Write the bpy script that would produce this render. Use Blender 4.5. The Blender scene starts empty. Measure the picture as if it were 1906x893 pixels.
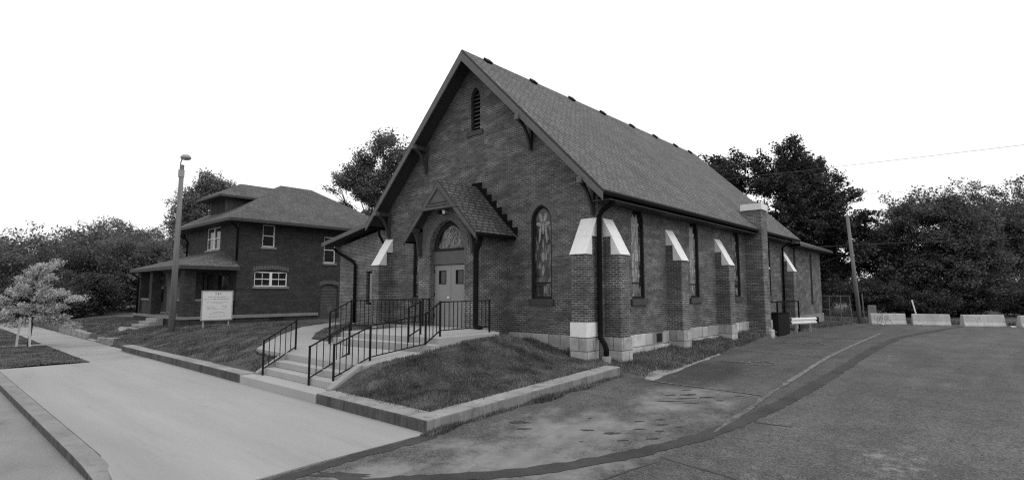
import bpy, bmesh, math, random
import numpy as np
from mathutils import Vector, Matrix
from mathutils.geometry import tessellate_polygon

random.seed(7)
RNG = np.random.default_rng(11)
S = bpy.context.scene
C = S.collection

# ------------------------------------------------------------------ materials
def nmat(name):
    m = bpy.data.materials.new(name)
    m.use_nodes = True
    return m, m.node_tree, m.node_tree.nodes['Principled BSDF']

def N(nt, typ, **kw):
    n = nt.nodes.new(typ)
    for k, v in kw.items():
        if k in n.inputs.keys() if isinstance(k, str) else False:
            n.inputs[k].default_value = v
        else:
            setattr(n, k, v)
    return n

def math_node(nt, op, a, b=None, c=None, clamp=False):
    n = nt.nodes.new('ShaderNodeMath'); n.operation = op; n.use_clamp = clamp
    for i, v in enumerate((a, b, c)):
        if v is None: continue
        if isinstance(v, (int, float)): n.inputs[i].default_value = v
        else: nt.links.new(v, n.inputs[i])
    return n.outputs[0]

def noise(nt, vec, scale, detail=4, rough=.6):
    n = nt.nodes.new('ShaderNodeTexNoise')
    n.inputs['Scale'].default_value = scale; n.inputs['Detail'].default_value = detail
    n.inputs['Roughness'].default_value = rough
    if vec is not None: nt.links.new(vec, n.inputs['Vector'])
    return n.outputs['Fac']

def ramp(nt, fac, lo, hi, a, b):
    n = nt.nodes.new('ShaderNodeMapRange')
    n.inputs['From Min'].default_value = lo; n.inputs['From Max'].default_value = hi
    n.inputs['To Min'].default_value = a; n.inputs['To Max'].default_value = b
    nt.links.new(fac, n.inputs['Value'])
    return n.outputs[0]

def position(nt):
    return nt.nodes.new('ShaderNodeNewGeometry').outputs['Position']

def wall_uv(nt, vscale=1.0):
    """u runs along the wall (x or y, by its normal), v runs up."""
    g = nt.nodes.new('ShaderNodeNewGeometry')
    sp = nt.nodes.new('ShaderNodeSeparateXYZ'); nt.links.new(g.outputs['Position'], sp.inputs[0])
    sn = nt.nodes.new('ShaderNodeSeparateXYZ'); nt.links.new(g.outputs['True Normal'], sn.inputs[0])
    ax = math_node(nt, 'ABSOLUTE', sn.outputs[0]); ay = math_node(nt, 'ABSOLUTE', sn.outputs[1])
    f = math_node(nt, 'GREATER_THAN', ax, ay)
    d = math_node(nt, 'SUBTRACT', sp.outputs[1], sp.outputs[0])
    u = math_node(nt, 'MULTIPLY_ADD', d, f, sp.outputs[0])
    v = math_node(nt, 'MULTIPLY', sp.outputs[2], vscale)
    cb = nt.nodes.new('ShaderNodeCombineXYZ')
    nt.links.new(u, cb.inputs[0]); nt.links.new(v, cb.inputs[1])
    return cb.outputs[0], g.outputs['Position']

def gray(nt, val):
    n = nt.nodes.new('ShaderNodeCombineColor')
    for i in range(3): nt.links.new(val, n.inputs[i])
    return n.outputs[0]

def bump(nt, b, h, strength, dist=.02):
    n = nt.nodes.new('ShaderNodeBump'); n.inputs['Strength'].default_value = strength
    n.inputs['Distance'].default_value = dist
    nt.links.new(h, n.inputs['Height']); nt.links.new(n.outputs[0], b.inputs['Normal'])

def set_base(nt, b, val, rough=.85, spec=.3):
    nt.links.new(gray(nt, val), b.inputs['Base Color'])
    b.inputs['Roughness'].default_value = rough
    b.inputs['Specular IOR Level'].default_value = spec

def plain(name, v, rough=.6, var=.15, scale=6, metal=0, spec=.4):
    m, nt, b = nmat(name)
    f = noise(nt, position(nt), scale, 5)
    val = ramp(nt, f, .3, .7, v * (1 - var), v * (1 + var))
    set_base(nt, b, val, rough, spec); b.inputs['Metallic'].default_value = metal
    return m

def brick(name, c1, c2, mortar, w=.215, h=.0677, mort=.012, patch=.35, patch_scale=.5, light=0.0, vscale=1., bstr=.5, rough=.9, seed=0., fine=0.0, wash=.16):
    m, nt, b = nmat(name)
    uv, pos = wall_uv(nt, vscale)
    t = nt.nodes.new('ShaderNodeTexBrick')
    nt.links.new(uv, t.inputs['Vector'])
    t.inputs['Scale'].default_value = 1
    t.inputs['Color1'].default_value = (c1, c1, c1, 1); t.inputs['Color2'].default_value = (c2, c2, c2, 1)
    t.inputs['Mortar'].default_value = (mortar, mortar, mortar, 1)
    t.inputs['Mortar Size'].default_value = mort; t.inputs['Mortar Smooth'].default_value = .3
    t.inputs['Brick Width'].default_value = w; t.inputs['Row Height'].default_value = h
    t.inputs['Bias'].default_value = -.1
    # mortar shows more in some areas than in others
    t2 = nt.nodes.new('ShaderNodeRGBToBW'); nt.links.new(t.outputs['Color'], t2.inputs[0])
    mm = nt.nodes.new('ShaderNodeMapping'); mm.inputs['Scale'].default_value = (.8, .8, 2.4); nt.links.new(pos, mm.inputs['Vector'])
    mn = ramp(nt, noise(nt, mm.outputs[0], 1.3, 5, .65), .46, .66, 0, 1); mn.node.clamp = True
    vm = nt.nodes.new('ShaderNodeMapping'); vm.inputs['Scale'].default_value = (1, 1, 1.6)
    vm.inputs['Location'].default_value = (seed, seed * 1.7, 0)
    nt.links.new(pos, vm.inputs['Vector'])
    big = noise(nt, vm.outputs[0], patch_scale, 6, .62)
    mid = noise(nt, vm.outputs[0], 3.2, 4, .6)
    k1 = ramp(nt, big, .35, .68, 1 - patch, 1 + patch)
    k2 = ramp(nt, mid, .3, .7, .82, 1.18)
    val = math_node(nt, 'MULTIPLY', math_node(nt, 'MULTIPLY', t2.outputs[0], k1), k2)
    if light:
        bl = noise(nt, vm.outputs[0], .8, 8, .7)
        e = ramp(nt, bl, .6, .75, 0, light)
        e.node.clamp = True
        val = math_node(nt, 'ADD', val, e)
    if wash:
        val = math_node(nt, 'MULTIPLY_ADD', math_node(nt, 'MULTIPLY', t.outputs['Fac'], mn), wash, val)
    if fine:
        fn = noise(nt, pos, 24, 2, .6)
        val = math_node(nt, 'MULTIPLY', val, ramp(nt, fn, .3, .7, 1 - fine, 1 + fine))
    set_base(nt, b, val, rough, .2)
    inv = math_node(nt, 'SUBTRACT', 1, t.outputs['Fac'])
    hh = math_node(nt, 'ADD', inv, math_node(nt, 'MULTIPLY', noise(nt, pos, 30, 3), .5))
    bump(nt, b, hh, bstr, .01)
    return m

def shingle(name, v, vscale, row=.145, var=.25, rough=.95, mort=.026):
    m, nt, b = nmat(name)
    uv, pos = wall_uv(nt, vscale)
    t = nt.nodes.new('ShaderNodeTexBrick'); nt.links.new(uv, t.inputs['Vector'])
    t.inputs['Scale'].default_value = 1
    t.inputs['Color1'].default_value = (v * 1.22,) * 3 + (1,); t.inputs['Color2'].default_value = (v * .80,) * 3 + (1,)
    t.inputs['Mortar'].default_value = (v * .30,) * 3 + (1,)
    t.inputs['Mortar Size'].default_value = mort; t.inputs['Mortar Smooth'].default_value = .35
    t.inputs['Brick Width'].default_value = .30; t.inputs['Row Height'].default_value = row
    t.offset = .37; t.squash = .8; t.squash_frequency = 3
    bw = nt.nodes.new('ShaderNodeRGBToBW'); nt.links.new(t.outputs['Color'], bw.inputs[0])
    big = noise(nt, pos, .7, 5, .6); fine = noise(nt, pos, 40, 2, .5)
    k = math_node(nt, 'MULTIPLY', ramp(nt, big, .3, .7, 1 - var * .6, 1 + var * .6), ramp(nt, fine, .3, .7, .8, 1.2))
    set_base(nt, b, math_node(nt, 'MULTIPLY', bw.outputs[0], k), rough, .2)
    # each course tilts a little: saw tooth height
    sp = nt.nodes.new('ShaderNodeSeparateXYZ'); nt.links.new(uv, sp.inputs[0])
    saw = math_node(nt, 'FRACT', math_node(nt, 'DIVIDE', sp.outputs[1], row))
    bump(nt, b, math_node(nt, 'SUBTRACT', 1, saw), .6, .02)
    return m

def concrete(name, v, var=.12, scale=.6, stain=.0, rough=.9, fine=.08, streak=None, stain_lo=.55):
    m, nt, b = nmat(name)
    pos = position(nt)
    src = pos
    if streak:
        mp = nt.nodes.new('ShaderNodeMapping'); mp.inputs['Scale'].default_value = streak
        nt.links.new(pos, mp.inputs['Vector']); src = mp.outputs[0]
    big = noise(nt, src, scale, 6, .6); f = noise(nt, pos, 35, 3, .6)
    k = math_node(nt, 'MULTIPLY', ramp(nt, big, .3, .7, v * (1 - var), v * (1 + var)), ramp(nt, f, .3, .7, 1 - fine, 1 + fine))
    if stain:
        s = noise(nt, src, scale * 3.5, 7, .7)
        e = ramp(nt, s, stain_lo, stain_lo + .15, 1, 1 - stain); e.node.clamp = True
        k = math_node(nt, 'MULTIPLY', k, e)
    set_base(nt, b, k, rough, .25)
    bump(nt, b, f, .25, .01)
    return m

M = {}
M['brick'] = brick('church_brick', .106, .050, .125, patch=.22, light=.045, seed=3.1, mort=.014, wash=.20, fine=.18)
M['brick_trim'] = brick('pier_brick', .104, .048, .165, patch=.26, seed=8.2, mort=.014, wash=.2, fine=.18)
M['arch_brick'] = plain('arch_brick', .10, .9, .3, 9)
M['mortar'] = plain('mortar', .19, .95, .2, 8)
M['house_brick'] = brick('house_brick', .050, .028, .052, patch=.16, patch_scale=.9, seed=5.5, fine=.4, bstr=.9, wash=.03)
M['annex_brick'] = brick('annex_brick', .11, .045, .20, patch=.18, seed=1.2, mort=.015, fine=.2)
M['stone'] = brick('foundation_stone', .42, .30, .17, w=.62, h=.39, mort=.016, patch=.22, patch_scale=1.4, seed=2.2, bstr=.7, wash=0)
M['belt_stone'] = concrete('belt_stone', .20, .2, 1.5)
M['roof'] = shingle('church_shingles', .144, 1.414)
M['porch_roof'] = shingle('porch_shingles', .115, 1.39, row=.16, var=.5, mort=.035)
M['house_roof'] = shingle('house_shingles', .104, 1.85, mort=.016)
M['porch_trim'] = plain('porch_trim_paint', .072, .6, .2, 4)
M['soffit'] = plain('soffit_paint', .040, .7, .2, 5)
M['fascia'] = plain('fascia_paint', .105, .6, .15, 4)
M['dark'] = plain('dark_metal', .010, .8, .2, 8, 0, .02)
M['iron'] = plain('black_iron', .016, .5, .3, 12, 0, .02)
M['flash'] = plain('flashing', .010, .8, .2, 6, 0, .02)
M['frame'] = plain('dark_frame', .028, .6, .2, 6, 0, .02)
M['sill'] = plain('painted_sill', .050, .7, .2, 6)
M['white'] = concrete('white_paint', .76, .06, 1.5, stain=.14, streak=(3, 3, .5), rough=.6, fine=.03)
M['whitewood'] = plain('white_sash', .72, .5, .06, 4)
M['door'] = plain('door_paint', .22, .45, .10, 2.2)
M['door_panel'] = plain('panel_paint', .085, .6, .12, 3)
M['vent'] = plain('roof_vent', .022, .6, .2, 6, 0, .02)
M['pad'] = concrete('new_concrete', .295, .15, .34, streak=(.22, 1.9, 1), fine=.07, stain=.12)
M['walk'] = concrete('old_concrete', .28, .12, .7, stain=.25)
M['step'] = concrete('step_concrete', .34, .07, .9, stain=.10)
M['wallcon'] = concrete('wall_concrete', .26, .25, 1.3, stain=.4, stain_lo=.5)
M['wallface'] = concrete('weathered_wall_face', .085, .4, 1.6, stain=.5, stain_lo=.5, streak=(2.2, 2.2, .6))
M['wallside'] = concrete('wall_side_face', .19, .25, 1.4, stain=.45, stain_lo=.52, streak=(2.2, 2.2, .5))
M['kerb'] = concrete('kerb_concrete', .21, .22, 1.2, stain=.35)
M['barrier'] = concrete('barrier_concrete', .42, .18, 1.1, stain=.45, streak=(1.6, 1.6, .45))
M['wood_pole'] = concrete('pole_wood', .17, .25, 2.2, streak=(4, 4, .25), stain=.3)
M['wood_dark'] = concrete('bracket_wood', .05, .25, 2.2, streak=(4, 4, .25))
M['board'] = plain('boarding', .07, .8, .25, 5)
M['gate'] = plain('gate_pipe', .12, .55, .2, 7)
M['galv'] = plain('galvanised', .30, .45, .15, 7, metal=.0)
M['rail_white'] = plain('guard_rail_paint', .72, .4, .10, 6)
M['sign'] = plain('sign_face', .62, .4, .03, 2)
M['ink'] = plain('sign_ink', .36, .6, .05, 3)
M['ink_dark'] = plain('sign_ink_dark', .12, .6, .05, 3)
M['paint'] = concrete('line_paint', .225, .3, 2.5, stain=.68, stain_lo=.43)
M['paint_faint'] = concrete('worn_line_paint', .15, .25, 2.5, stain=.55, stain_lo=.42)
M['tar'] = concrete('tar', .044, .35, 1.1, fine=.3)
M['tar_thin'] = concrete('old_crack', .066, .35, 2.0)
M['spray'] = plain('spray_paint', .05, .7, .1, 4)
M['pale_spray'] = plain('pale_spray', .34, .7, .1, 4)
M['wire'] = plain('wire', .12, .6, .1, 4)
M['soil'] = concrete('turf_soil', .075, .4, 1.8, fine=.35)
M['far'] = concrete('far_ground', .05, .3, .2)
M['bark'] = concrete('bark', .032, .3, 3, streak=(4, 4, .4))
M['bark_pale'] = concrete('stake_wood', .5, .15, 3)
M['neighbour_wall'] = plain('neighbour_wall', .10, .8, .2, 3)
M['neighbour_roof'] = shingle('neighbour_shingles', .16, 1.6)

def glass(name, v=.02):
    m, nt, b = nmat(name)
    b.inputs['Base Color'].default_value = (v, v, v, 1); b.inputs['Roughness'].default_value = .12
    b.inputs['Specular IOR Level'].default_value = .5
    return m
M['glass'] = glass('window_glass', .018)
M['black'] = plain('black_opening', .008, .9, .1, 4)

def stained(name, lo, hi, w, h):
    m, nt, b = nmat(name)
    uv, pos = wall_uv(nt)
    t = nt.nodes.new('ShaderNodeTexBrick'); nt.links.new(uv, t.inputs['Vector'])
    t.inputs['Scale'].default_value = 1
    t.inputs['Color1'].default_value = (lo,) * 3 + (1,); t.inputs['Color2'].default_value = (hi,) * 3 + (1,)
    t.inputs['Mortar'].default_value = (.02, .02, .02, 1); t.inputs['Mortar Size'].default_value = .008
    t.inputs['Brick Width'].default_value = w; t.inputs['Row Height'].default_value = h; t.offset = .3
    bw = nt.nodes.new('ShaderNodeRGBToBW'); nt.links.new(t.outputs['Color'], bw.inputs[0])
    mp = nt.nodes.new('ShaderNodeMapping'); mp.inputs['Scale'].default_value = (7, 2.6, 1)
    nt.links.new(uv, mp.inputs['Vector'])
    vo = nt.nodes.new('ShaderNodeTexVoronoi'); vo.inputs['Scale'].default_value = 1.6
    nt.links.new(mp.outputs[0], vo.inputs['Vector'])
    vb = nt.nodes.new('ShaderNodeRGBToBW'); nt.links.new(vo.outputs['Color'], vb.inputs[0])
    k = ramp(nt, vb.outputs[0], .2, .8, .25, 1.7)
    set_base(nt, b, math_node(nt, 'MULTIPLY', bw.outputs[0], k), .22, .5)
    return m
M['stained'] = stained('stained_glass', .025, .14, .085, .27)
M['stained_side'] = stained('stained_glass_pale', .05, .27, .085, .27)
M['tracery'] = plain('tracery_glass', .25, .4, .3, 14)

def leafmat(name, v, var=.5, trans=.25, patch=0):
    m, nt, b = nmat(name)
    g = nt.nodes.new('ShaderNodeNewGeometry')
    k = ramp(nt, g.outputs['Random Per Island'], 0, 1, v * (1 - var), v * (1 + var))
    big = noise(nt, g.outputs['Position'], .45, 3, .5)
    k = math_node(nt, 'MULTIPLY', k, ramp(nt, big, .3, .7, .72, 1.28))
    if patch:
        pn = noise(nt, g.outputs['Position'], 1.7, 6, .7)
        k = math_node(nt, 'MULTIPLY', k, ramp(nt, pn, .3, .7, 1 - patch, 1 + patch))
    col = gray(nt, k)
    b.inputs['Roughness'].default_value = .55; b.inputs['Specular IOR Level'].default_value = .25
    nt.links.new(col, b.inputs['Base Color'])
    if trans:
        tr = nt.nodes.new('ShaderNodeBsdfTranslucent'); nt.links.new(col, tr.inputs[0])
        mx = nt.nodes.new('ShaderNodeMixShader'); mx.inputs[0].default_value = trans
        out = nt.nodes['Material Output']
        nt.links.new(b.outputs[0], mx.inputs[1]); nt.links.new(tr.outputs[0], mx.inputs[2])
        nt.links.new(mx.outputs[0], out.inputs['Surface'])
    return m
M['leaf'] = leafmat('leaf_dark', .15, .5, .5)
M['leaf_right'] = leafmat('leaf_shade', .055)
M['leaf_round'] = leafmat('leaf_round', .098, .5, .3)
M['leaf_mid'] = leafmat('leaf_mid', .175, .5, .5)
M['leaf_pale'] = leafmat('leaf_pale', .46, .3, .4)
M['grass'] = leafmat('grass_blade', .115, .75, .15, .75)
M['weed'] = leafmat('weed_blade', .135, .55, .15, .4)
M['flower'] = plain('clover_flower', .42, .7, .1, 4)

# asphalt car park: worn pale areas near the entrance, oil spots, patches
def asphalt(name, v):
    m, nt, b = nmat(name)
    pos = position(nt)
    sp = nt.nodes.new('ShaderNodeSeparateXYZ'); nt.links.new(pos, sp.inputs[0])
    big = noise(nt, pos, .16, 6, .6); mid = noise(nt, pos, .9, 6, .65); fine = noise(nt, pos, 42, 2, .55); agg = noise(nt, pos, 14, 3, .7)
    k = ramp(nt, big, .3, .7, v * .84, v * 1.14)
    k = math_node(nt, 'MULTIPLY', k, ramp(nt, mid, .3, .7, .78, 1.22))
    k = math_node(nt, 'MULTIPLY', k, ramp(nt, fine, .38, .62, .55, 1.46))
    k = math_node(nt, 'MULTIPLY', k, ramp(nt, agg, .36, .64, .78, 1.22))
    # worn pale concrete showing through by the entrance
    def blob(cx, cy, rx, ry, rot=0.):
        dx = math_node(nt, 'SUBTRACT', sp.outputs[0], cx); dy = math_node(nt, 'SUBTRACT', sp.outputs[1], cy)
        c, s = math.cos(rot), math.sin(rot)
        a = math_node(nt, 'ADD', math_node(nt, 'MULTIPLY', dx, c / rx), math_node(nt, 'MULTIPLY', dy, s / rx))
        bb = math_node(nt, 'ADD', math_node(nt, 'MULTIPLY', dx, -s / ry), math_node(nt, 'MULTIPLY', dy, c / ry))
        d = math_node(nt, 'ADD', math_node(nt, 'MULTIPLY', a, a), math_node(nt, 'MULTIPLY', bb, bb))
        return math_node(nt, 'SUBTRACT', 1, d, clamp=True)
    area = blob(3.3, -6.6, 2.1, 3.9)
    area = math_node(nt, 'MAXIMUM', area, blob(3.7, -2.6, 1.4, 2.6, .1))
    area = math_node(nt, 'MAXIMUM', area, blob(6.3, -7.4, .9, .7, .3))
    area = math_node(nt, 'MAXIMUM', area, blob(2.6, -9.2, 1.6, 1.2, .3))
    wn = noise(nt, pos, 1.1, 7, .68)
    w = math_node(nt, 'ADD', math_node(nt, 'MULTIPLY', area, .52), math_node(nt, 'MULTIPLY', math_node(nt, 'SUBTRACT', wn, .5), 1.7))
    pale = ramp(nt, w, .20, .58, 0, 1); pale.node.clamp = True
    k = math_node(nt, 'MULTIPLY_ADD', pale, math_node(nt, 'SUBTRACT', .19, k), k)
    k = math_node(nt, 'MULTIPLY', k, ramp(nt, noise(nt, pos, 4.5, 5, .7), .3, .7, .88, 1.12))
    # darker, fresher seal coat beside the church strip
    dark = blob(2.4, 1.0, 1.5, 3.2)
    dk = math_node(nt, 'ADD', math_node(nt, 'MULTIPLY', dark, .8), math_node(nt, 'SUBTRACT', noise(nt, pos, .8, 6, .6), .5))
    dd = ramp(nt, dk, .1, .5, 1, .62); dd.node.clamp = True
    k = math_node(nt, 'MULTIPLY', k, dd)
    # wheel streaks along the lot
    mp = nt.nodes.new('ShaderNodeMapping'); mp.inputs['Scale'].default_value = (1.5, .16, 1); mp.inputs['Rotation'].default_value = (0, 0, -.12); nt.links.new(pos, mp.inputs['Vector'])
    k = math_node(nt, 'MULTIPLY', k, ramp(nt, noise(nt, mp.outputs[0], 1.0, 6, .65), .3, .7, .80, 1.16))
    chz = math_node(nt, 'MAXIMUM', blob(6.7, -6.6, 1.3, 1.5, .3), blob(7.6, -4.4, .8, 1.6, .2))
    chp = ramp(nt, math_node(nt, 'ADD', math_node(nt, 'MULTIPLY', chz, .22), noise(nt, pos, 3.4, 9, .8)),   .72, .82, 0, .10); chp.node.clamp = True
    k = math_node(nt, 'ADD', k, chp)
    # hairline cracks
    wv = nt.nodes.new('ShaderNodeTexVoronoi'); wv.feature = 'DISTANCE_TO_EDGE'; wv.inputs['Scale'].default_value = .21
    ds = nt.nodes.new('ShaderNodeTexNoise'); ds.inputs['Scale'].default_value = .8; ds.inputs['Detail'].default_value = 5
    nt.links.new(pos, ds.inputs['Vector'])
    av = nt.nodes.new('ShaderNodeVectorMath'); av.operation = 'MULTIPLY_ADD'
    nt.links.new(ds.outputs['Color'], av.inputs[0]); av.inputs[1].default_value = (1.6, 1.6, 0); nt.links.new(pos, av.inputs[2])
    nt.links.new(av.outputs[0], wv.inputs['Vector'])
    ck = ramp(nt, wv.outputs['Distance'], .0, .006, .80, 1); ck.node.clamp = True
    k = math_node(nt, 'MULTIPLY', k, ck)
    # scattered pale chips
    ch = ramp(nt, noise(nt, pos, 2.2, 10, .85), .66, .74, 0, .16); ch.node.clamp = True
    k = math_node(nt, 'ADD', k, ch)
    set_base(nt, b, k, .92, .25)
    bump(nt, b, math_node(nt, 'ADD', fine, agg), .35, .012)
    return m
M['asphalt'] = asphalt('lot_asphalt', .084)
M['street'] = concrete('street_asphalt', .205, .18, .5, stain=.25, fine=.16)
M['patch'] = concrete('patch_concrete', .24, .25, 1.2, stain=.4)

# ------------------------------------------------------------------ mesh helpers
class MB:
    def __init__(self): self.v = []; self.f = []; self.m = []
    def add(self, vs, fs, mi=0):
        o = len(self.v); self.v += [tuple(p) for p in vs]
        self.f += [tuple(i + o for i in f) for f in fs]; self.m += [mi] * len(fs)
        return self
    def box(self, x0, x1, y0, y1, z0, z1, mi=0):
        v = [(x, y, z) for z in (z0, z1) for y in (y0, y1) for x in (x0, x1)]
        return self.add(v, [(0, 2, 3, 1), (4, 5, 7, 6), (0, 1, 5, 4), (2, 6, 7, 3), (0, 4, 6, 2), (1, 3, 7, 5)], mi)
    def prism(self, poly, fn, d0, d1, mi=0):
        """poly of (u,v), fn(u,v,d)->xyz, extruded from d0 to d1"""
        n = len(poly); tri = tessellate_polygon([[Vector((u, v, 0)) for u, v in poly]])
        vs = [fn(u, v, d0) for u, v in poly] + [fn(u, v, d1) for u, v in poly]
        fs = [tuple(t) for t in tri] + [tuple(n + i for i in reversed(t)) for t in tri]
        fs += [(i, i + n, (i + 1) % n + n, (i + 1) % n) for i in range(n)]
        return self.add(vs, fs, mi)
    def quadprism(self, pts_top, dz, mi=0):
        """polygon with its own heights, thickened downwards by dz"""
        n = len(pts_top); tri = tessellate_polygon([[Vector((p[0], p[1], 0)) for p in pts_top]])
        vs = list(pts_top) + [(p[0], p[1], p[2] - dz) for p in pts_top]
        fs = [tuple(t) for t in tri] + [tuple(n + i for i in reversed(t)) for t in tri]
        fs += [(i, i + n, (i + 1) % n + n, (i + 1) % n) for i in range(n)]
        return self.add(vs, fs, mi)
    def panel(self, outer, holes, fn, depth=0, mi=0):
        loops = [[Vector((u, v, 0)) for u, v in lp] for lp in [outer] + holes]
        tri = tessellate_polygon(loops); flat = [p for lp in [outer] + holes for p in lp]
        self.add([fn(u, v, 0) for u, v in flat], [tuple(t) for t in tri], mi)
        for h in holes:
            n = len(h); self.add([fn(u, v, 0) for u, v in h] + [fn(u, v, depth) for u, v in h],
                                 [(i, (i + 1) % n, (i + 1) % n + n, i + n) for i in range(n)], mi)
        return self
    def tube(self, pts, r, n=8, mi=0, cap=True, r1=None):
        pts = [Vector(p) for p in pts]; k = len(pts); rings = []
        up = None
        for i, p in enumerate(pts):
            t = (pts[min(i + 1, k - 1)] - pts[max(i - 1, 0)]).normalized()
            if up is None: up = Vector((0, 0, 1)) if abs(t.z) < .9 else Vector((1, 0, 0))
            a = t.cross(up).normalized(); bb = a.cross(t).normalized(); up = bb
            rr = r if r1 is None else r + (r1 - r) * i / max(k - 1, 1)
            if isinstance(r, (list, tuple)): rr = r[i]
            rings.append([p + (a * math.cos(2 * math.pi * j / n) + bb * math.sin(2 * math.pi * j / n)) * rr for j in range(n)])
        vs = [q for rg in rings for q in rg]
        fs = [(i * n + j, i * n + (j + 1) % n, (i + 1) * n + (j + 1) % n, (i + 1) * n + j) for i in range(k - 1) for j in range(n)]
        if cap: fs += [tuple(range(n))[::-1], tuple((k - 1) * n + j for j in range(n))]
        return self.add(vs, fs, mi)
    def bar(self, p, q, w, h=None, mi=0):
        """square bar between two points"""
        h = h or w; p = Vector(p); q = Vector(q); t = (q - p).normalized()
        up = Vector((0, 0, 1)) if abs(t.z) < .95 else Vector((0, 1, 0))
        a = t.cross(up).normalized() * w / 2; b = a.cross(t).normalized() * h / 2
        vs = [s + i * a + j * b for s in (p, q) for i, j in ((-1, -1), (1, -1), (1, 1), (-1, 1))]
        return self.add(vs, [(0, 1, 2, 3), (7, 6, 5, 4), (0, 4, 5, 1), (1, 5, 6, 2), (2, 6, 7, 3), (3, 7, 4, 0)], mi)
    def build(self, name, mats, parent=None, org=(0, 0, 0), bevel=0, smooth=False, matfn=None):
        me = bpy.data.meshes.new(name)
        ox, oy, oz = org
        me.from_pydata([(x - ox, y - oy, z - oz) for x, y, z in self.v], [], self.f)
        bm = bmesh.new(); bm.from_mesh(me)
        bmesh.ops.recalc_face_normals(bm, faces=bm.faces); bm.to_mesh(me); bm.free()
        for mm in (mats if isinstance(mats, (list, tuple)) else [mats]): me.materials.append(mm)
        for p, mi in zip(me.polygons, self.m):
            p.material_index = matfn(p) if matfn else mi
            p.use_smooth = smooth
        o = bpy.data.objects.new(name, me); C.objects.link(o)
        if parent: o.parent = parent
        else: o.location = org
        if bevel:
            md = o.modifiers.new('Bevel', 'BEVEL'); md.width = bevel; md.segments = 2; md.limit_method = 'ANGLE'
            md.angle_limit = math.radians(40)
        return o

def tag(o, label=None, cat=None, group=None, kind=None):
    if label: o['label'] = label
    if cat: o['category'] = cat
    if group: o['group'] = group
    if kind: o['kind'] = kind
    return o
def thing(name, label, cat, loc, group=None):
    o = bpy.data.objects.new(name, None); C.objects.link(o); o.location = loc; o.empty_display_size = .2
    tag(o, label, cat, group); return o

FY = lambda y: (lambda u, v, d: (u, y + d, v))      # facade: u=x, v=z, d goes into the wall
FX = lambda x: (lambda u, v, d: (x - d, u, v))      # right side wall: u=y, v=z
def arch(cx, a, z0, zs, rise, n=9):
    """pointed opening: half width a, sill z0, spring zs"""
    r = (a * a + rise * rise) / (2 * a); pts = [(cx - a, z0), (cx + a, z0), (cx + a, zs)]
    th = math.atan2(rise, r - a)
    for i in range(1, n + 1):
        t = th * i / n; pts.append((cx + a - r + r * math.cos(t), zs + r * math.sin(t)))
    for i in range(n - 1, 0, -1):
        t = th * i / n; pts.append((cx - a + r - r * math.cos(t), zs + r * math.sin(t)))
    pts.append((cx - a, zs)); return pts
def ringband(cx, a, zs, rise, w, n=9, gap=.18):
    """voussoir quads round the head of a pointed arch; returns list of quads"""
    r = (a * a + rise * rise) / (2 * a); th = math.atan2(rise, r - a); q = []
    for s in (1, -1):
        for i in range(n):
            t0 = th * (i + gap / 2) / n; t1 = th * (i + 1 - gap / 2) / n
            p = []
            for rr, t in ((r, t0), (r, t1), (r + w, t1), (r + w, t0)):
                p.append((cx + s * max(a - r + rr * math.cos(t), .0), zs + rr * math.sin(t)))
            q.append(p)
    return q

# ------------------------------------------------------------------ ground heights
CP = [  # x, y, z of the turf
 (-2.4,-6.95,.27),(0.5,-6.9,.24),(-1,-6.9,.25),(.65,-5,.31),(.65,-3,.38),(.62,-1,.46),(-.9,-1.0,.62),(-1.0,-.2,.66),(-1.9,-.2,.80),(-3.0,-.2,.98),
 (-2,-2,1.16),(-1.9,-4.3,1.02),(-1.85,-4.95,.93),(-2.35,-5.6,.85),(-2.45,-6.15,.73),(-2.0,-5.2,.90),(-2.9,-1.2,1.15),(-3.3,-.6,1.05),(-.8,-4,.62),(-.8,-5.6,.45),(-.6,-2.4,.63),(-2.45,-6.6,.45),
 (-7,-7.0,.26),(-10,-7.0,.25),(-14,-7.0,.24),(-19,-7.0,.20),(-6.9,-6.3,.62),(-9,-6.2,.70),(-9,-5,.86),(-12,-5,.82),(-12,-3.2,.93),(-16,-5,.72),(-16,-3,.92),
 (-20,-5.2,.62),(-20,-3,.84),(-24,-5.5,.55),(-24,-4.6,.70),(-30,-5.5,.55),(-30,-4,.85),(-36,-6.5,.45),(-36,-3,.8),(-22,-1.8,.76),(-18,0,.86),(-14.5,-.5,.97),(-11,-1,.98),(-7.5,-2,1.05),(-8.5,-4,.9),
 (-15.5,6,.95),(-20,8,.85),(-18,20,.9),(-10,30,.6),(-45,0,.7),(-60,0,.6),(-60,-6.5,.4),(-45,-6.5,.4),(-40,30,.8),(-60,30,.7),(-25,30,.8),
 (.5,.9,.45),(.3,2.7,.50),(.3,4.6,.56),(.3,7,.58),(.3,11,.60),(.3,15,.60),(.3,20,.55),(.3,27,.45),(.9,-.3,.36),(1.2,2.5,.36),(1.0,6,.40),(.9,10,.42),(.7,16,.42),(1.2,23,.40),(1.2,30,.36),(-3,30,.45),(1.2,38,.35)]
cp = np.array(CP)
def phi(d): return np.where(d > 0, d * d * np.log(d + 1e-9), 0)
_n = len(cp); D = np.hypot(cp[:, None, 0] - cp[None, :, 0], cp[:, None, 1] - cp[None, :, 1])
A = np.zeros((_n + 3, _n + 3)); A[:_n, :_n] = phi(D) + np.eye(_n) * .04
A[:_n, _n] = 1; A[:_n, _n + 1:] = cp[:, :2]; A[_n:, :_n] = A[:_n, _n:].T
W = np.linalg.solve(A, np.append(cp[:, 2], [0, 0, 0]))
def turf(x, y):
    x = np.atleast_1d(np.asarray(x, float)); y = np.atleast_1d(np.asarray(y, float))
    z = W[_n] + W[_n + 1] * x + W[_n + 2] * y
    for i in range(_n): z = z + W[i] * phi(np.hypot(x - cp[i, 0], y - cp[i, 1]))
    return np.clip(z, .05, 1.3)
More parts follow.
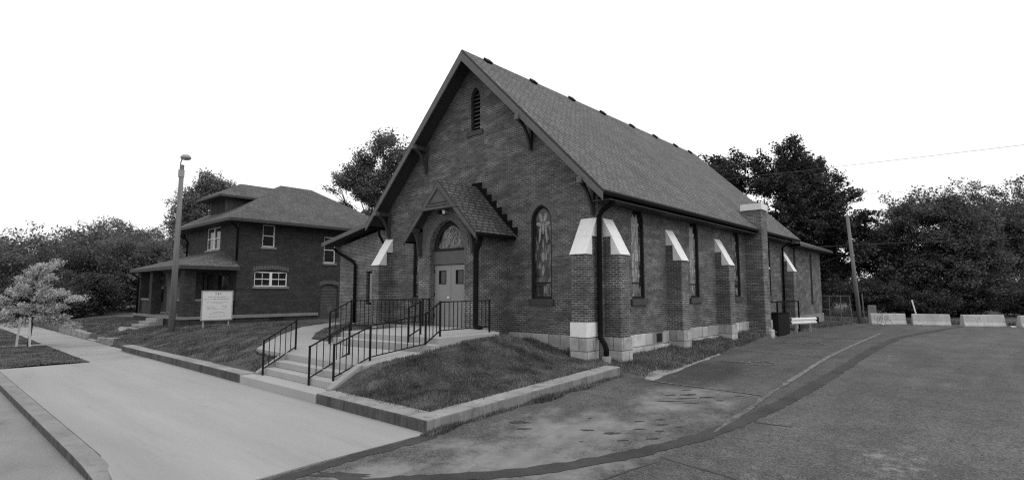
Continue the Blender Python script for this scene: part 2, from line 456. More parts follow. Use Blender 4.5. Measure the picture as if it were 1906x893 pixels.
LY = [-60, -14, -12, -9, -7.4, -1, 5, 12, 20, 32, 60]; LZ = [-.14, -.14, -.10, -.02, .0, .24, .31, .35, .36, .33, .33]
def lotz(y): return np.interp(y, LY, LZ)

def inpoly(x, y, poly):
    inside = np.zeros(x.shape, bool); n = len(poly)
    for i in range(n):
        x0, y0 = poly[i][:2]; x1, y1 = poly[(i + 1) % n][:2]
        c = ((y0 > y) != (y1 > y)) & (x < (x1 - x0) * (y - y0) / (y1 - y0 + 1e-12) + x0); inside ^= c
    return inside

PATH = [(-2.62,-6.30,.72),(-5,-6.30,.72),(-7.4,-6.33,.72),(-8.5,-6.35,.74),(-11.4,-4.3,.86),(-14.1,-2.0,.96),(-15.6,.2,.99),(-16.4,4,1.02),(-15.2,4,1.02),(-14.5,.2,.99),
        (-12.4,-1.9,.965),(-10.2,-3.5,.935),(-8.5,-4.55,.915),(-7.3,-4.75,.93),(-5.9,-4.9,.95),(-5.2,-5.3,.955),(-2.05,-4.95,.965)]
STAIR = [(-2.78,-7.3),(-6.75,-7.3),(-6.75,-6.2),(-2.78,-6.2)]
LAND = [(-2.1,-5.0),(-6.2,-5.6),(-6.2,0),(-3.75,0),(-3.7,-1.45),(-2.15,-2.1)]
KERB_EDGE = [(1.95,-.75),(1.85,1.0),(1.62,3.2),(1.45,5.2),(1.15,7.5),(.95,10.5),(.8,14),(.75,19.5),(.9,22.5),(1.25,26),(1.3,29)]   # where turf meets asphalt
def turf_edge(y): return np.interp(y, [-7.5, -.9, -.75] + [p[1] for p in KERB_EDGE[1:]], [.70, .70, 1.95] + [p[0] for p in KERB_EDGE[1:]])

def grid_mesh(name, xs, ys, zf, mat, drop=None):
    X, Y = np.meshgrid(xs, ys); Z = zf(X.ravel(), Y.ravel()).reshape(X.shape)
    if drop is not None: Z = drop(X, Y, Z)
    me = bpy.data.meshes.new(name); nx, ny = len(xs), len(ys)
    V = np.stack([X.ravel(), Y.ravel(), Z.ravel()], 1)
    i = np.arange(nx * ny).reshape(ny, nx)
    F = np.stack([i[:-1, :-1].ravel(), i[:-1, 1:].ravel(), i[1:, 1:].ravel(), i[1:, :-1].ravel()], 1)
    me.from_pydata(V.tolist(), [], F.tolist()); me.materials.append(mat)
    me.polygons.foreach_set('use_smooth', [True] * len(F))
    o = bpy.data.objects.new(name, me); C.objects.link(o); tag(o, kind='structure'); return o

def yard_drop(X, Y, Z):
    for P, dz in ((PATH, .12), (STAIR, .5), (LAND, .6)):
        ins = inpoly(X, Y, P); Z = np.where(ins, Z - dz, Z)
    e = turf_edge(Y); Z = np.where((X > e - .02), np.minimum(Z, lotz(Y) - .10), Z)
    Z = np.where((Y < -7.06), -.2, Z)
    return Z
xs = np.concatenate([np.arange(-70, -34, 1.5), np.arange(-34, -9, .3), np.arange(-9, 2.3, .14)])
ys = np.concatenate([[-7.12], np.arange(-7.05, 1.5, .15), np.arange(1.5, 30, .4), np.arange(30, 70, 2)])
grid_mesh('yard', xs, ys, turf, M['soil'], yard_drop)
grid_mesh('car_park', np.concatenate([np.arange(.2, 14, .4), np.arange(14, 60, 2)]), np.concatenate([[-40, -20, -14], np.arange(-12.4, 32, .4)]),
          lambda x, y: lotz(y) - np.clip((1.16 - x) * 9, 0, .02) * (y < -7.2), M['asphalt'])
grid_mesh('rear_yard', np.arange(-80, 121, 4.), np.concatenate([[31.2, 31.8], np.arange(34, 150, 4.)]), lambda x, y: .34 - .0 * x - .1 * (y < 31.5), M['soil'])
MB().add([(-900, -900, -.5), (900, -900, -.5), (900, 900, -.5), (-900, 900, -.5)], [(0, 1, 2, 3)]).build('ground', M['far']).__setitem__('kind', 'structure')
MB().add([(-200, -40, -.135), (.3, -40, -.135), (.3, -11.9, -.135), (-200, -11.9, -.135)], [(0, 1, 2, 3)]).build('road', M['street']).__setitem__('kind', 'structure')

# new concrete pad and footways
pad = MB(); pad.quadprism([(-15.4, -11.62, .0), (-1.6, -11.62, .0), (-.2, -11.75, -.045), (1.15, -12.4, -.115), (1.15, -9.6, -.025), (1.15, -7.2, .0), (-15.4, -7.2, 0)], .15)
tag(pad.build('sidewalk', M['pad']), kind='structure')
fw = MB()
x = -15.42
while x > -58:
    fw.box(x - 1.5, x - .012, -9.2, -7.25, -.15, -.004 + .008 * math.sin(x * 3)); x -= 1.5
tag(fw.build('footway', M['walk'], bevel=.006), kind='structure')
tag(MB().box(-25.6, -24.5, -11.62, -9.21, -.15, .006).build('carriage_walk', M['walk']), kind='structure')
grid_mesh('verge', np.arange(-60, -15.3, .6), np.arange(-11.62, -9.1, .3), lambda x, y: .0 + .05 * np.sin((y + 11.62) / 2.42 * math.pi) * (1 - ((x < -24.4) & (x > -25.7)) * 1.6), M['soil'])
# kerb of the street
kb = MB()
kp = [(-60, 0), (-34, 0), (-16, 0), (-8, 0), (-4, 0), (-2, 0), (-1.2, -.015), (-.6, -.05), (-.15, -.09)]
for i in range(len(kp) - 1):
    (x0, d0), (x1, d1) = kp[i], kp[i + 1]
    g = 0
    kb.add([(x0, -11.92, -.2), (x1 - g, -11.92, -.2), (x1 - g, -11.92, .01 + d1), (x0, -11.92, .01 + d0), (x0, -11.63, -.2), (x1 - g, -11.63, -.2), (x1 - g, -11.63, .012 + d1), (x0, -11.63, .012 + d0)],
           [(0, 1, 2, 3), (3, 2, 6, 7), (4, 7, 6, 5)] + ([(1, 5, 6, 2)] if i == len(kp) - 2 else []))
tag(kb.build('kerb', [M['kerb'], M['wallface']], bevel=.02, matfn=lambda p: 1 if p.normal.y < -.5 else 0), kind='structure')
# path from the steps and between the buildings
tag(MB().quadprism(PATH, .14).build('path', M['pad']), kind='structure')

# paint and repairs on the car park
def strip(name, pts, w, mat, dz, kind='structure', jitter=0):
    mb = MB(); P = [Vector((p[0], p[1], 0)) for p in pts]; L = []; R = []
    # resample
    Q = []
    for a, b in zip(P[:-1], P[1:]):
        n = max(1, int((b - a).length / (.13 if jitter > .15 and w > .2 else .4)))
        Q += [a.lerp(b, i / n) for i in range(n)]
    Q.append(P[-1])
    # smooth
    for _ in range((12 if len(Q) < 100 else 90) if len(P) > 2 else 0):
        Q = [Q[0]] + [(Q[i - 1] + Q[i] * 2 + Q[i + 1]) / 4 for i in range(1, len(Q) - 1)] + [Q[-1]]
    for i, q in enumerate(Q):
        t = (Q[min(i + 1, len(Q) - 1)] - Q[max(i - 1, 0)]).normalized(); nrm = Vector((-t.y, t.x, 0))
        ww = w / 2 * (1 + random.uniform(-jitter, jitter)); ww2 = w / 2 * (1 + random.uniform(-jitter, jitter))
        for lst, s in ((L, ww), (R, -ww2)):
            a = q + nrm * s; lst.append((a.x, a.y, float(lotz(a.y)) + dz))
    vs = L + R; n = len(L)
    mb.add(vs, [(i, i + 1, n + i + 1, n + i) for i in range(n - 1)])
    return tag(mb.build(name, mat), kind=kind)
strip('tar_seam', [(6.9, 30), (6.4, 26.5), (5.2, 17.5), (5.2, 10), (5.4, 3.8), (5.45, -1.2), (5.08, -5.0), (3.95, -7.75), (3.1, -8.8), (2.2, -9.7), (1.2, -11.0)], .31, M['tar'], .008, jitter=.22)
strip('tar_seam.001', [(1.35, -7.5), (1.36, -9), (1.42, -10.2), (1.7, -12)], .26, M['tar'], .006, jitter=.35)
for i_, pts_, w_ in ((0, [(4.99,-6.1),(5.35,-6.1),(5.64,-6.15),(6.18,-6.24),(6.9,-6.5)], .05), (1, [(4.6,-8.2),(4.77,-7.43),(4.86,-6.83),(5.01,-6.32)], .045), (2, [(5.42,-3.38),(5.8,-3.3),(6.04,-3.32)], .035)):
    strip('tar_seam.%03d' % (i_ + 2), pts_, w_, M['tar_thin'], .007, jitter=.5)
strip('bay_line', [(4.15, 20), (4.45, 7), (4.85, .6)], .13, M['paint'], .010, jitter=.06)
strip('bay_line.001', [(4.85, .6), (5.0, -1.8), (5.1, -4.4)], .10, M['paint_faint'], .010, jitter=.6)
strip('bay_line.002', [(1.45, 7.3), (4.45, 6.7)], .10, M['paint'], .010, jitter=.08)
strip('bay_line.003', [(1.25, 15.7), (4.22, 15.1)], .10, M['paint'], .010, jitter=.08)
strip('bay_line.004', [(2.15, -.98), (4.88, -1.1)], .08, M['paint_faint'], .010, jitter=.2)
def wheelchair(cx, cy, name):
    mb = MB(); s = 1.0
    def pl(pts, w):
        for a, b in zip(pts[:-1], pts[1:]):
            a = Vector((a[0], a[1], 0)); b = Vector((b[0], b[1], 0)); t = (b - a).normalized(); n = Vector((-t.y, t.x, 0)) * w / 2
            a = a - t * w * .3; b = b + t * w * .3
            vs = []
            for p in (a - n, b - n, b + n, a + n):
                X = cx + p.x * s; Y = cy + p.y * s; vs.append((X, Y, float(lotz(Y)) + .012))
            mb.add(vs, [(0, 1, 2, 3)])
    # read by a driver entering from the aisle (+x): up runs towards -x
    def R(p): return (-p[1], p[0])
    wheel = [R((.05 + .42 * math.cos(t), -.25 + .42 * math.sin(t))) for t in np.linspace(-3.6, .55, 15)]
    pl(wheel, .09); pl([R((-.12, .62)), R((-.08, .1)), R((.30, .1)), R((.48, -.45)), R((.62, -.40))], .1)
    pl([R((-.10, .38)), R((.22, .34))], .08)
    pl([R((-.12 + .08 * math.cos(t), .82 + .08 * math.sin(t))) for t in np.linspace(0, 6.28, 9)], .1)
    tag(mb.build(name, M['paint']), kind='structure')
wheelchair(3.0, 3.9, 'bay_symbol'); wheelchair(2.75, 11.4, 'bay_symbol.001')
rk = random.Random(12); outl = []; inn = []
for q in range(15):
    y = -.9 + 6.2 * q / 14; xo = np.interp(y, [-.9, 1.2, 3.4, 5.3], [2.15, 1.93, 1.68, 1.46]) + rk.uniform(-.06, .05); xi = xo - np.interp(y, [-.9, .5, 3, 5.3], [.25, .5, .42, .12]) + rk.uniform(-.05, .05)
    outl.append((float(xo), y, float(lotz(y)) + .022)); inn.append((float(xi), y, float(lotz(y)) + .05))
tag(MB().quadprism(outl + inn[::-1], .15).build('kerb.001', M['patch'], bevel=.015), kind='structure')
# oil and damp spots
sp = MB(); rr = random.Random(5)
def spot(cx, cy, rx, ry, rot):
    n = 18; vs = []; rx *= .85; ry *= .8
    for i in range(n):
        t = 2 * math.pi * i / n; k = rr.uniform(.55, 1.15)
        X = rx * k * math.cos(t); Y = ry * k * math.sin(t)
        X, Y = cx + X * math.cos(rot) - Y * math.sin(rot), cy + X * math.sin(rot) + Y * math.cos(rot)
        vs.append((X, Y, float(lotz(Y)) + .006))
    sp.add(vs, [tuple(range(n))])
for cx, cy, rx, ry in [(3.55,-1.95,.22,.12),(3.95,-1.95,.2,.10),(3.6,-2.35,.32,.06),(4.3,-2.1,.12,.07),(3.25,-2.2,.16,.07),(3.5,-2.75,.4,.05),(4.5,-1.4,.16,.05),(3.3,-1.5,.14,.04),(3.9,-2.65,.22,.04),
      (4.0,-4.2,.13,.05),(4.2,-4.5,.15,.07),(4.35,-4.9,.14,.06),(4.0,-5.0,.16,.04),(4.45,-5.35,.15,.06),(4.5,-4.45,.1,.05),(3.75,-4.55,.14,.04),(3.75,-5.5,.18,.09),(4.1,-5.75,.14,.04),(3.3,-5.6,.14,.07),(2.0,-5.9,.3,.13),(2.35,-6.2,.2,.06),(1.9,-9.6,.6,.17),(3.6,-6.2,.05,.03),(2.9,-4.9,.05,.04)]:
    spot(cx, cy, rx, ry, rr.uniform(.5, .9))
tag(sp.build('oil_spots', M['tar']), kind='structure')

# ------------------------------------------------------------------ retaining walls and steps
w = MB(); X1 = 1.15
outer = [(-2.75,-7.45),(X1,-7.45),(X1,-.80),(.70,-.80),(.70,-7.02),(-2.75,-7.02)]
def wtop(y): return .225 + (y + 7.45) * .0405
w.quadprism([(x, y, wtop(y)) for x, y in outer], .6)
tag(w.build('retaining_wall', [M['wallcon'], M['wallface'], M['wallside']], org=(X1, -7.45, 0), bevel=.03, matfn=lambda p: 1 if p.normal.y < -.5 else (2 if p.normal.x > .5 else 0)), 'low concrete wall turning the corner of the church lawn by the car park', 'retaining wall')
w = MB()
lw = [(-6.9,-7.47),(-10.5,-7.46),(-14.5,-7.47),(-18.6,-7.49),(-19.2,-7.45),(-19.35,-7.0),(-18.6,-6.98),(-14.5,-7.0),(-10.5,-7.0),(-6.9,-7.02)]
w.quadprism([(x, y, .24 - .002 * (-6.9 - x)) for x, y in lw], .6)
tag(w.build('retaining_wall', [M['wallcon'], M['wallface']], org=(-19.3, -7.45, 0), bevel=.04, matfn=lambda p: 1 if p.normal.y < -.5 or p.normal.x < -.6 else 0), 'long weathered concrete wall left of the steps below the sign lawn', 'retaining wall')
def chunk(name, pts, z0, z1, label, tilt=0):
    mb = MB(); cx = sum(p[0] for p in pts) / len(pts)
    mb.quadprism([(x, y, z1 + (x - cx) * tilt) for x, y in pts], z1 - z0)
    return tag(mb.build(name, M['wallcon'], org=(cx, pts[0][1], 0), bevel=.04), label, 'edging', 'broken edging walls along the footway')
chunk('edging_block', [(-22.4,-7.25),(-24.9,-7.2),(-25.6,-6.9),(-25.2,-6.45),(-23.2,-6.6),(-22.3,-6.75)], -.1, .27, 'tilted broken concrete slab at the nearer side of the house walk', .04)
chunk('edging_block', [(-27.3,-7.2),(-31.2,-7.2),(-31.2,-6.6),(-27.6,-6.5),(-27.2,-6.8)], -.1, .33, 'rounded concrete edging on the farther side of the house walk', -.01)
chunk('edging_block', [(-31.5,-7.22),(-35.0,-7.2),(-35.0,-6.6),(-31.6,-6.6)], -.1, .45, 'squared concrete edging farthest along the footway', 0)
# walk to the house
tag(MB().quadprism([(-25.4,-7.2,.012),(-27.1,-7.2,.012),(-27.0,-6.2,.28),(-26.6,-5.9,.62),(-25.0,-5.9,.66),(-25.3,-6.6,.25)], .1).build('house_walk', M['walk']), kind='structure')

st = MB()
Xl, Xr = -6.6, -2.95
st.box(-6.9, -2.76, -7.46, -6.90, -.3, .205)
tag_steps = thing('concrete_steps', 'flight of pale concrete steps up from the pavement through the wall', 'steps', (-4.8, -7.4, 0))
o_ = (-4.8, -7.4, 0)
st.build('plinth_step', M['step'], tag_steps, o_, .015)
for i, (y, z) in enumerate(((-6.95, .375), (-6.63, .548), (-6.32, .715))):
    MB().box(Xl, Xr, y, -6.0, z - .17, z).build('step', M['step'], tag_steps, o_, .012)
ck = MB()
prof = [(-7.1, .0), (-7.1, .27), (-6.3, .75), (-6.0, .75), (-6.0, 0)]
ck.prism(prof, lambda u, v, d: (d, u, v), -2.96, -2.74)
ck.build('cheek_wall', M['walk'], tag_steps, o_, .02)
ck = MB(); ck.prism(prof, lambda u, v, d: (d, u, v), -6.80, -6.6); ck.build('cheek_wall', M['walk'], tag_steps, o_, .02)
up = thing('porch_landing', 'raised concrete landing with two steps before the church door', 'landing', (-4.2, -4.7, .96))
o_ = (-4.2, -4.7, .96)
MB().quadprism([(-2.08,-4.42,1.30),(-6.15,-4.86,1.30),(-6.2,-.9,1.32),(-6.2,-.05,1.32),(-3.75,-.05,1.32),(-3.70,-1.42,1.32),(-3.2,-1.55,1.32),(-2.15,-2.05,1.31)], 1.0).build('slab', M['step'], up, o_, .015)
MB().quadprism([(-2.05,-4.72,1.135),(-5.5,-5.08,1.135),(-6.14,-5.12,1.135),(-6.14,-4.86,1.135),(-2.05,-4.43,1.135)], .6).build('step', M['step'], up, o_, .012)

# ------------------------------------------------------------------ railings
def railing(label, segs, org, h=.93, bot=.16, extra_posts=True, spacing=.145, first_low=0):
    """segs: list of foot points; a post at each, rails and balusters between"""
    r = thing('handrail', label, 'railing', org, 'black iron railings of the church entrance')
    P = [Vector(p) for p in segs]
    for p in P:
        MB().bar(p - Vector((0, 0, .02)), p + Vector((0, 0, h + .02)), .042).build('post', M['iron'], r, org)
    for a, b in zip(P[:-1], P[1:]):
        u = Vector((0, 0, h - .01)); lo = Vector((0, 0, bot))
        MB().bar(a + u, b + u, .036, .03).build('top_rail', M['iron'], r, org)
        MB().bar(a + lo, b + lo, .03, .026).build('bottom_rail', M['iron'], r, org)
        L = Vector((b.x - a.x, b.y - a.y, 0)).length; n = max(2, int(round(L / spacing)))
        for i in range(1, n):
            q = a.lerp(b, i / n)
            MB().bar(q + lo, q + u, .017).build('baluster', M['iron'], r, org)
    return r
railing('black iron handrail on the left edge of the lower steps', [(-6.42, -7.05, .22), (-6.72, -5.98, .72)], (-6.42, -7.05, .2), spacing=.2)
railing('black iron handrail down the middle of the lower steps', [(-3.95, -7.0, .22), (-4.12, -5.80, .72)], (-3.95, -7.0, .2), spacing=.2)
railing('long black iron railing climbing from the lower steps to the porch landing', [(-3.12, -6.82, .30), (-2.90, -5.96, .72), (-2.27, -4.72, 1.0), (-2.40, -4.12, 1.30), (-2.40, -2.22, 1.32)], (-3.1, -6.8, .3), spacing=.155)
railing('black iron railing guarding the far left edge of the porch landing', [(-6.10, -5.25, .97), (-6.08, -4.55, 1.30), (-6.08, -1.75, 1.31), (-6.08, -1.47, 1.31)], (-6.1, -5.2, .97), spacing=.16)
railing('short black iron handrail in the middle of the two upper steps', [(-3.12, -4.62, 1.135), (-3.36, -4.02, 1.30)], (-3.12, -4.6, 1.13), spacing=.7)

# ------------------------------------------------------------------ CHURCH
CH = thing('church', 'dark brick church with steep shingled gable roof and white capped buttresses', 'church', (-5.35, 0, .5))
CO = (-5.35, 0, .5)
XC, HW, ZA, ZT, OV = -5.35, 6.0, 11.39, 5.41, .71
XL, XR, YB = -10.70, 0.0, 19.6
WSILL, WSPR, WRISE, WA = 2.26, 4.80, .55, .43
FWX = [-2.21, -8.49]; SWY = [2.36, 6.84, 11.45, 15.95]
def rz(x): return ZA - .17 - abs(x - XC) * (ZA - ZT) / HW
wall = MB()
fholes = [arch(x, WA, WSILL, WSPR, WRISE) for x in FWX] + [arch(XC + .02, .25, 8.47, 9.70, .45)]
wall.panel([(XL, .2), (XR, .2), (XR, rz(XR) + .1), (XC, rz(XC) + .02), (XL, rz(XL) + .1)], fholes, FY(0), .26)
wall.panel([(0, .2), (YB, .2), (YB, rz(0) + .1), (0, rz(0) + .1)], [arch(y, WA, WSILL, WSPR, WRISE) for y in SWY], FX(0), .26)
wall.add([(XL, 0, .2), (XL, YB, .2), (XL, YB, rz(XL) + .1), (XL, 0, rz(XL) + .1)], [(0, 1, 2, 3)])
wall.add([(XL, YB, .2), (XR, YB, .2), (XR, YB, rz(XR)), (XC, YB, rz(XC)), (XL, YB, rz(XL))], [(0, 1, 2, 3, 4)])
wall.build('wall', M['brick'], CH, CO)

def church_window(axis, c, kind='tall'):
    F = FY(0) if axis == 'x' else FX(0)
    fr = MB(); o = arch(c, WA - .004, WSILL, WSPR, WRISE - .004); i = arch(c, WA - .05, WSILL + .045, WSPR, WRISE - .06); g_ = arch(c, WA - .09, WSILL + .09, WSPR, WRISE - .11)
    n = len(o)
    vs = [F(u, v, .02) for u, v in o] + [F(u, v, .02) for u, v in i] + [F(u, v, .085) for u, v in i] + [F(u, v, .085) for u, v in g_] + [F(u, v, .115) for u, v in g_]
    fr.add(vs, [(r_ * n + k, r_ * n + (k + 1) % n, (r_ + 1) * n + (k + 1) % n, (r_ + 1) * n + k) for r_ in range(4) for k in range(n)])
    i = g_
    win = fr.build('window', M['frame'], CH, CO)
    g = MB(); g.add([F(u, v, .11) for u, v in i], [tuple(t) for t in tessellate_polygon([[Vector((u, v, 0)) for u, v in i]])])
    g.build('glass', M['stained'] if axis == 'x' else M['stained_side'], win, CO)
    s = MB(); s.prism([(c - .52, WSILL - .20), (c + .52, WSILL - .20), (c + .52, WSILL - .004), (c - .52, WSILL - .004)], F, -.07, .2)
    s.build('sill', M['sill'], win, CO, .01)
    # saddle bar low in the window and the pale fleur head
    t = MB()
    t.prism([(c - WA + .07, WSILL + .50), (c + WA - .07, WSILL + .50), (c + WA - .07, WSILL + .55), (c - WA + .07, WSILL + .55)], F, .08, .108)
    t.build('saddle_bar', M['frame'], win, CO)
    hp = arch(c, WA - .10, WSPR - .16, WSPR, WRISE - .12)
    MB().add([F(u, v, .107) for u, v in hp], [tuple(q) for q in tessellate_polygon([[Vector((u, v, 0)) for u, v in hp]])]).build('head_glass', M['glass'], win, CO)
    t = MB()
    def blob(px, pz, rx, rz_, rot=0):
        k = 12; poly = []
        for q in range(k):
            a = 2 * math.pi * q / k; X = rx * math.cos(a); Z = rz_ * math.sin(a)
            poly.append((c + px + X * math.cos(rot) - Z * math.sin(rot), WSPR + pz + X * math.sin(rot) + Z * math.cos(rot)))
        t.add([F(u, v, .104) for u, v in poly], [tuple(range(k))])
    for s_ in (1, -1):
        blob(s_ * .09, .13, .065, .16, -s_ * .3); blob(s_ * .17, -.08, .12, .07, s_ * .3)
        blob(s_ * .13, -.42, .045, .30, s_ * .12)
    blob(0, -.22, .05, .22); 
    for q in range(3): blob(0, -.75 - q * .42, .03 + .012 * q, .17)
    t.build('tracery', M['tracery'], win, CO)
    # brick voussoirs round the head
    v = MB()
    ring = ringband(c, WA, WSPR, WRISE, .23, 8, .14)
    for q in ring: v.prism(q, F, -.012, .02)
    hood = v.build('arch', M['arch_brick'], win, CO)
    v = MB()
    for q in ringband(c, WA, WSPR, WRISE, .225, 8, 0.0): v.prism(q, F, -.006, .015)
    v.build('arch_mortar', M['mortar'], win, CO)
for x in FWX: church_window('x', x)
for y in SWY: church_window('y', y)

# louvre high in the gable
lv = arch(XC + .02, .25, 8.47, 9.70, .45); fr = MB(); li = arch(XC + .02, .20, 8.53, 9.70, .37); n = len(lv)
fr.add([FY(0)(u, v, .08) for u, v in lv] + [FY(0)(u, v, .08) for u, v in li] + [FY(0)(u, v, .2) for u, v in li],
       [(k, (k + 1) % n, n + (k + 1) % n, n + k) for k in range(n)] + [(n + k, n + (k + 1) % n, 2 * n + (k + 1) % n, 2 * n + k) for k in range(n)])
louv = fr.build('louvre_vent', M['frame'], CH, CO)
sl = MB()
for k in range(9):
    z = 8.60 + k * .155; a = .20 if z < 9.68 else .20 * max(.2, 1 - ((z - 9.68) / .38) ** 1.6)
    sl.add([(XC + .02 - a, .09, z), (XC + .02 + a, .09, z), (XC + .02 + a, .2, z + .10), (XC + .02 - a, .2, z + .10)], [(0, 1, 2, 3)])
sl.build('slats', M['fascia'], louv, CO)
MB().add([FY(0)(u, v, .205) for u, v in li], [tuple(t) for t in tessellate_polygon([[Vector((u, v, 0)) for u, v in li]])]).build('backing', M['black'], louv, CO)
MB().box(XC - .42, XC + .44, -.06, .1, 8.28, 8.466).build('sill', M['sill'], louv, CO, .01)
v = MB()
for q in ringband(XC + .02, .25, 9.70, .45, .20, 7, .14): v.prism(q, FY(0), -.012, .02)
v.build('arch', M['arch_brick'], louv, CO)
for px, pz, r_ in ((-4.62, 9.05, .11), (-4.75, 7.95, .13), (-6.02, 8.65, .07)):
    p = MB(); k = 9; p.add([(px + r_ * random.uniform(.7, 1.2) * math.cos(2 * math.pi * i / k), -.006, pz + r_ * random.uniform(.6, 1.0) * math.sin(2 * math.pi * i / k)) for i in range(k)], [tuple(range(k))])
    p.build('mortar_patch', M['mortar'], CH, CO)

# foundation stones
M['block'] = leafmat('stone_block', .37, .2, 0, .25)
rs = random.Random(21)
def courses(axis, a0, a1, face, z0, zmid, z1, gaps=()):
    mb = MB()
    for za, zb, pr_ in ((zmid + .012, z1, .0), (z0, zmid - .012, .035)):
        a = a0
        while a < a1 - .05:
            wd_ = min(rs.uniform(.34, .82), a1 - a)
            if a1 - a - wd_ < .2: wd_ = a1 - a
            p = pr_ + rs.uniform(.012, .04); g = .012
            if not any(a < gb and a + wd_ > ga and zb > zmid for ga, gb in gaps):
                dz = rs.uniform(-.015, .01)
                if axis == 'x': mb.box(a + g, a + wd_ - g, -face - p, -.02, za, zb + dz)
                else: mb.box(.02, face + p, a + g, a + wd_ - g, za, zb + dz)
            a += wd_
    bk = (a0, a1)
    f_ = MB()
    if axis == 'x': f_.box(a0, a1, -face, .1, z0 - .2, z1 - .005)
    else: f_.box(-.1, face, a0, a1, z0 - .2, z1 - .005)
    fo = f_.build('foundation', M['belt_stone'], CH, CO)
    mb.build('stone_courses', M['block'], fo, CO, .022)
courses('x', -3.6, -.64, .04, .35, .76, 1.15); courses('x', -10.3, -6.75, .04, .6, .86, 1.15)
for y0, y1 in ((.83, 4.38), (5.02, 8.92), (9.56, 12.6), (13.55, 13.66), (14.32, 18.36), (19.02, 19.6)):
    courses('y', y0, y1, .04, .30, .72, 1.12, ((3.42, 3.88),))
MB().box(.03, .048, 3.46, 3.84, .78, 1.08).build('foundation_vent', M['black'], CH, CO)

# roof
t = .14
prof = [(XC + HW, ZT), (XC, ZA), (XC - HW, ZT), (XC - HW + .02, ZT - t * .9), (XC, ZA - t * 1.35), (XC + HW - .02, ZT - t * .9)]
r = MB(); r.prism(prof, lambda u, v, d: (u, d, v), -OV, 19.85)
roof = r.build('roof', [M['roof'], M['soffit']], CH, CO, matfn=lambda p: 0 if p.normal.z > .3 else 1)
# bargeboards
for s in (1, -1):
    b = MB(); e = XC + s * (HW - .03); sl_ = (ZA - ZT) / HW
    q = [(e, ZT - .085), (XC, ZA - .11), (XC, ZA - .44), (e, ZT - .31)]
    b.prism(q, lambda u, v, d: (u, d, v), -OV - .035, -OV + .02)
    b.build('bargeboard', M['fascia'], CH, CO, .008)
# eaves fascia and gutter
MB().box(XC + HW - .05, XC + HW + .015, -OV + .03, 12.62, ZT - .15, ZT - .035).build('gutter', M['dark'], CH, CO, .02)
MB().box(XC + HW - .05, XC + HW + .015, 13.52, 19.7, ZT - .15, ZT - .035).build('gutter', M['dark'], CH, CO, .02)
MB().box(XC - HW - .03, XC - HW + .06, -OV + .03, 19.7, ZT - .20, ZT - .03).build('gutter', M['dark'], CH, CO, .02)
# flat soffit boards under the side eave
MB().box(.0, XC + HW - .06, -.3, 19.6, ZT - .24, ZT - .21).build('soffit', M['soffit'], CH, CO)
for i, y in enumerate((.52, 3.25, 6.0, 8.62, 11.5, 14.1, 16.7, 18.8)):
    vb = MB(); sl_ = (ZA - ZT) / HW
    def SF(u, v, d, y=y): # u along y, v down the slope, d out of the roof
        k = 1 / math.sqrt(2); return (XC + v * k + d * k, y + u, ZA - v * k + d * k)
    vb.prism([(-.16, .06), (.16, .06), (.16, .30), (-.16, .30)], SF, -.02, .065)
    vb.prism([(-.18, .045), (.18, .045), (.18, .32), (-.18, .32)], SF, .065, .085)
    vb.build('roof_vent', M['vent'], CH, CO, .01)
# brackets under the rake
def bracket(x, z):
    b = MB()
    b.box(x - .06, x + .06, -OV - .05, .02, z - .08, z + .08)           # purlin stub
    b.box(x - .05, x + .05, -.10, -.005, z - .95, z - .08)               # wall post
    pts = [(0, x, 0)]
    arc = [(x, -.09 - .54 * (1 - math.cos(a)) - .1 * math.sin(a), z - .98 + .90 * math.sin(a)) for a in np.linspace(0, 1.45, 8)]
    for p, q in zip(arc[:-1], arc[1:]): b.bar(p, q, .075, .09)
    b.build('bracket', M['wood_dark'], CH, CO)
    MB().box(x - .075, x + .075, -OV - .10, -OV + .1, z - .095, z + .09).build('purlin_end', M['fascia'], CH, CO, .01)
for dx in (2.75, 5.2):
    for s in (1, -1): bracket(XC + s * dx, rz(XC + s * dx) - .26)

# buttresses: side ones look +x, front ones look -y
def buttress(kind, a0, a1, p, base=.2, block=False, zoff=0):
    if kind == 'side': F = lambda u, d, z: (d, u, z)
    else: F = lambda u, d, z: (u, -d, z)
    def bx(mb, u0, u1, d0, d1, z0, z1):
        x0, y0, _ = F(u0, d0, 0); x1, y1, _ = F(u1, d1, 0)
        mb.box(min(x0, x1), max(x0, x1), min(y0, y1), max(y0, y1), z0, z1)
    b = MB(); bx(b, a0, a1, -.05, p, 1.0, 3.61); bx(b, a0, a1, -.05, p * .5, 3.61, 4.14); 
    bu = b.build('buttress', M['brick_trim'], CH, CO, .006)
    b = MB(); bx(b, a0 - .04, a1 + .04, -.05, p + .045, base - .3, 1.16)
    b.build('base', M['stone'], bu, CO, .012)
    pr = lambda poly, u0, u1: poly
    for tri, nm in (([(0, 4.72), (p * .5 + .03, 4.15), (0, 4.13)], 'cap'), ([(p * .47, 4.175), (p + .035, 3.60), (p * .47, 3.60)], 'cap')):
        m = MB()
        if nm == 'cap' and tri[0][0] == 0: tri = [(-.02, 4.76), (p * .5 + .035, 4.15), (-.02, 4.15)]
        else: tri = [(p * .46, 4.19), (p * .5 + .03, 4.147), (p + .04, 3.60), (p * .46, 3.60)]
        m.prism(tri, lambda d, z, u: F(u, d, z), a0 - .03, a1 + .03)
        m.build('cap', M['white'], bu, CO, .008)
    if block:
        b = MB(); bx(b, a0 - .03, a1 + .03, 0, p + .035, 1.18, 1.60); b.build('painted_block', M['white'], bu, CO, .006)
    return bu
buttress('side', .27, .79, .56, .3)
for y in (4.43, 8.97, 13.72, 18.42): buttress('side', y, y + .54, .56, .45)
buttress('front', -.60, -.08, .60, .4, True)
buttress('front', -10.86, -10.36, .66, .9)

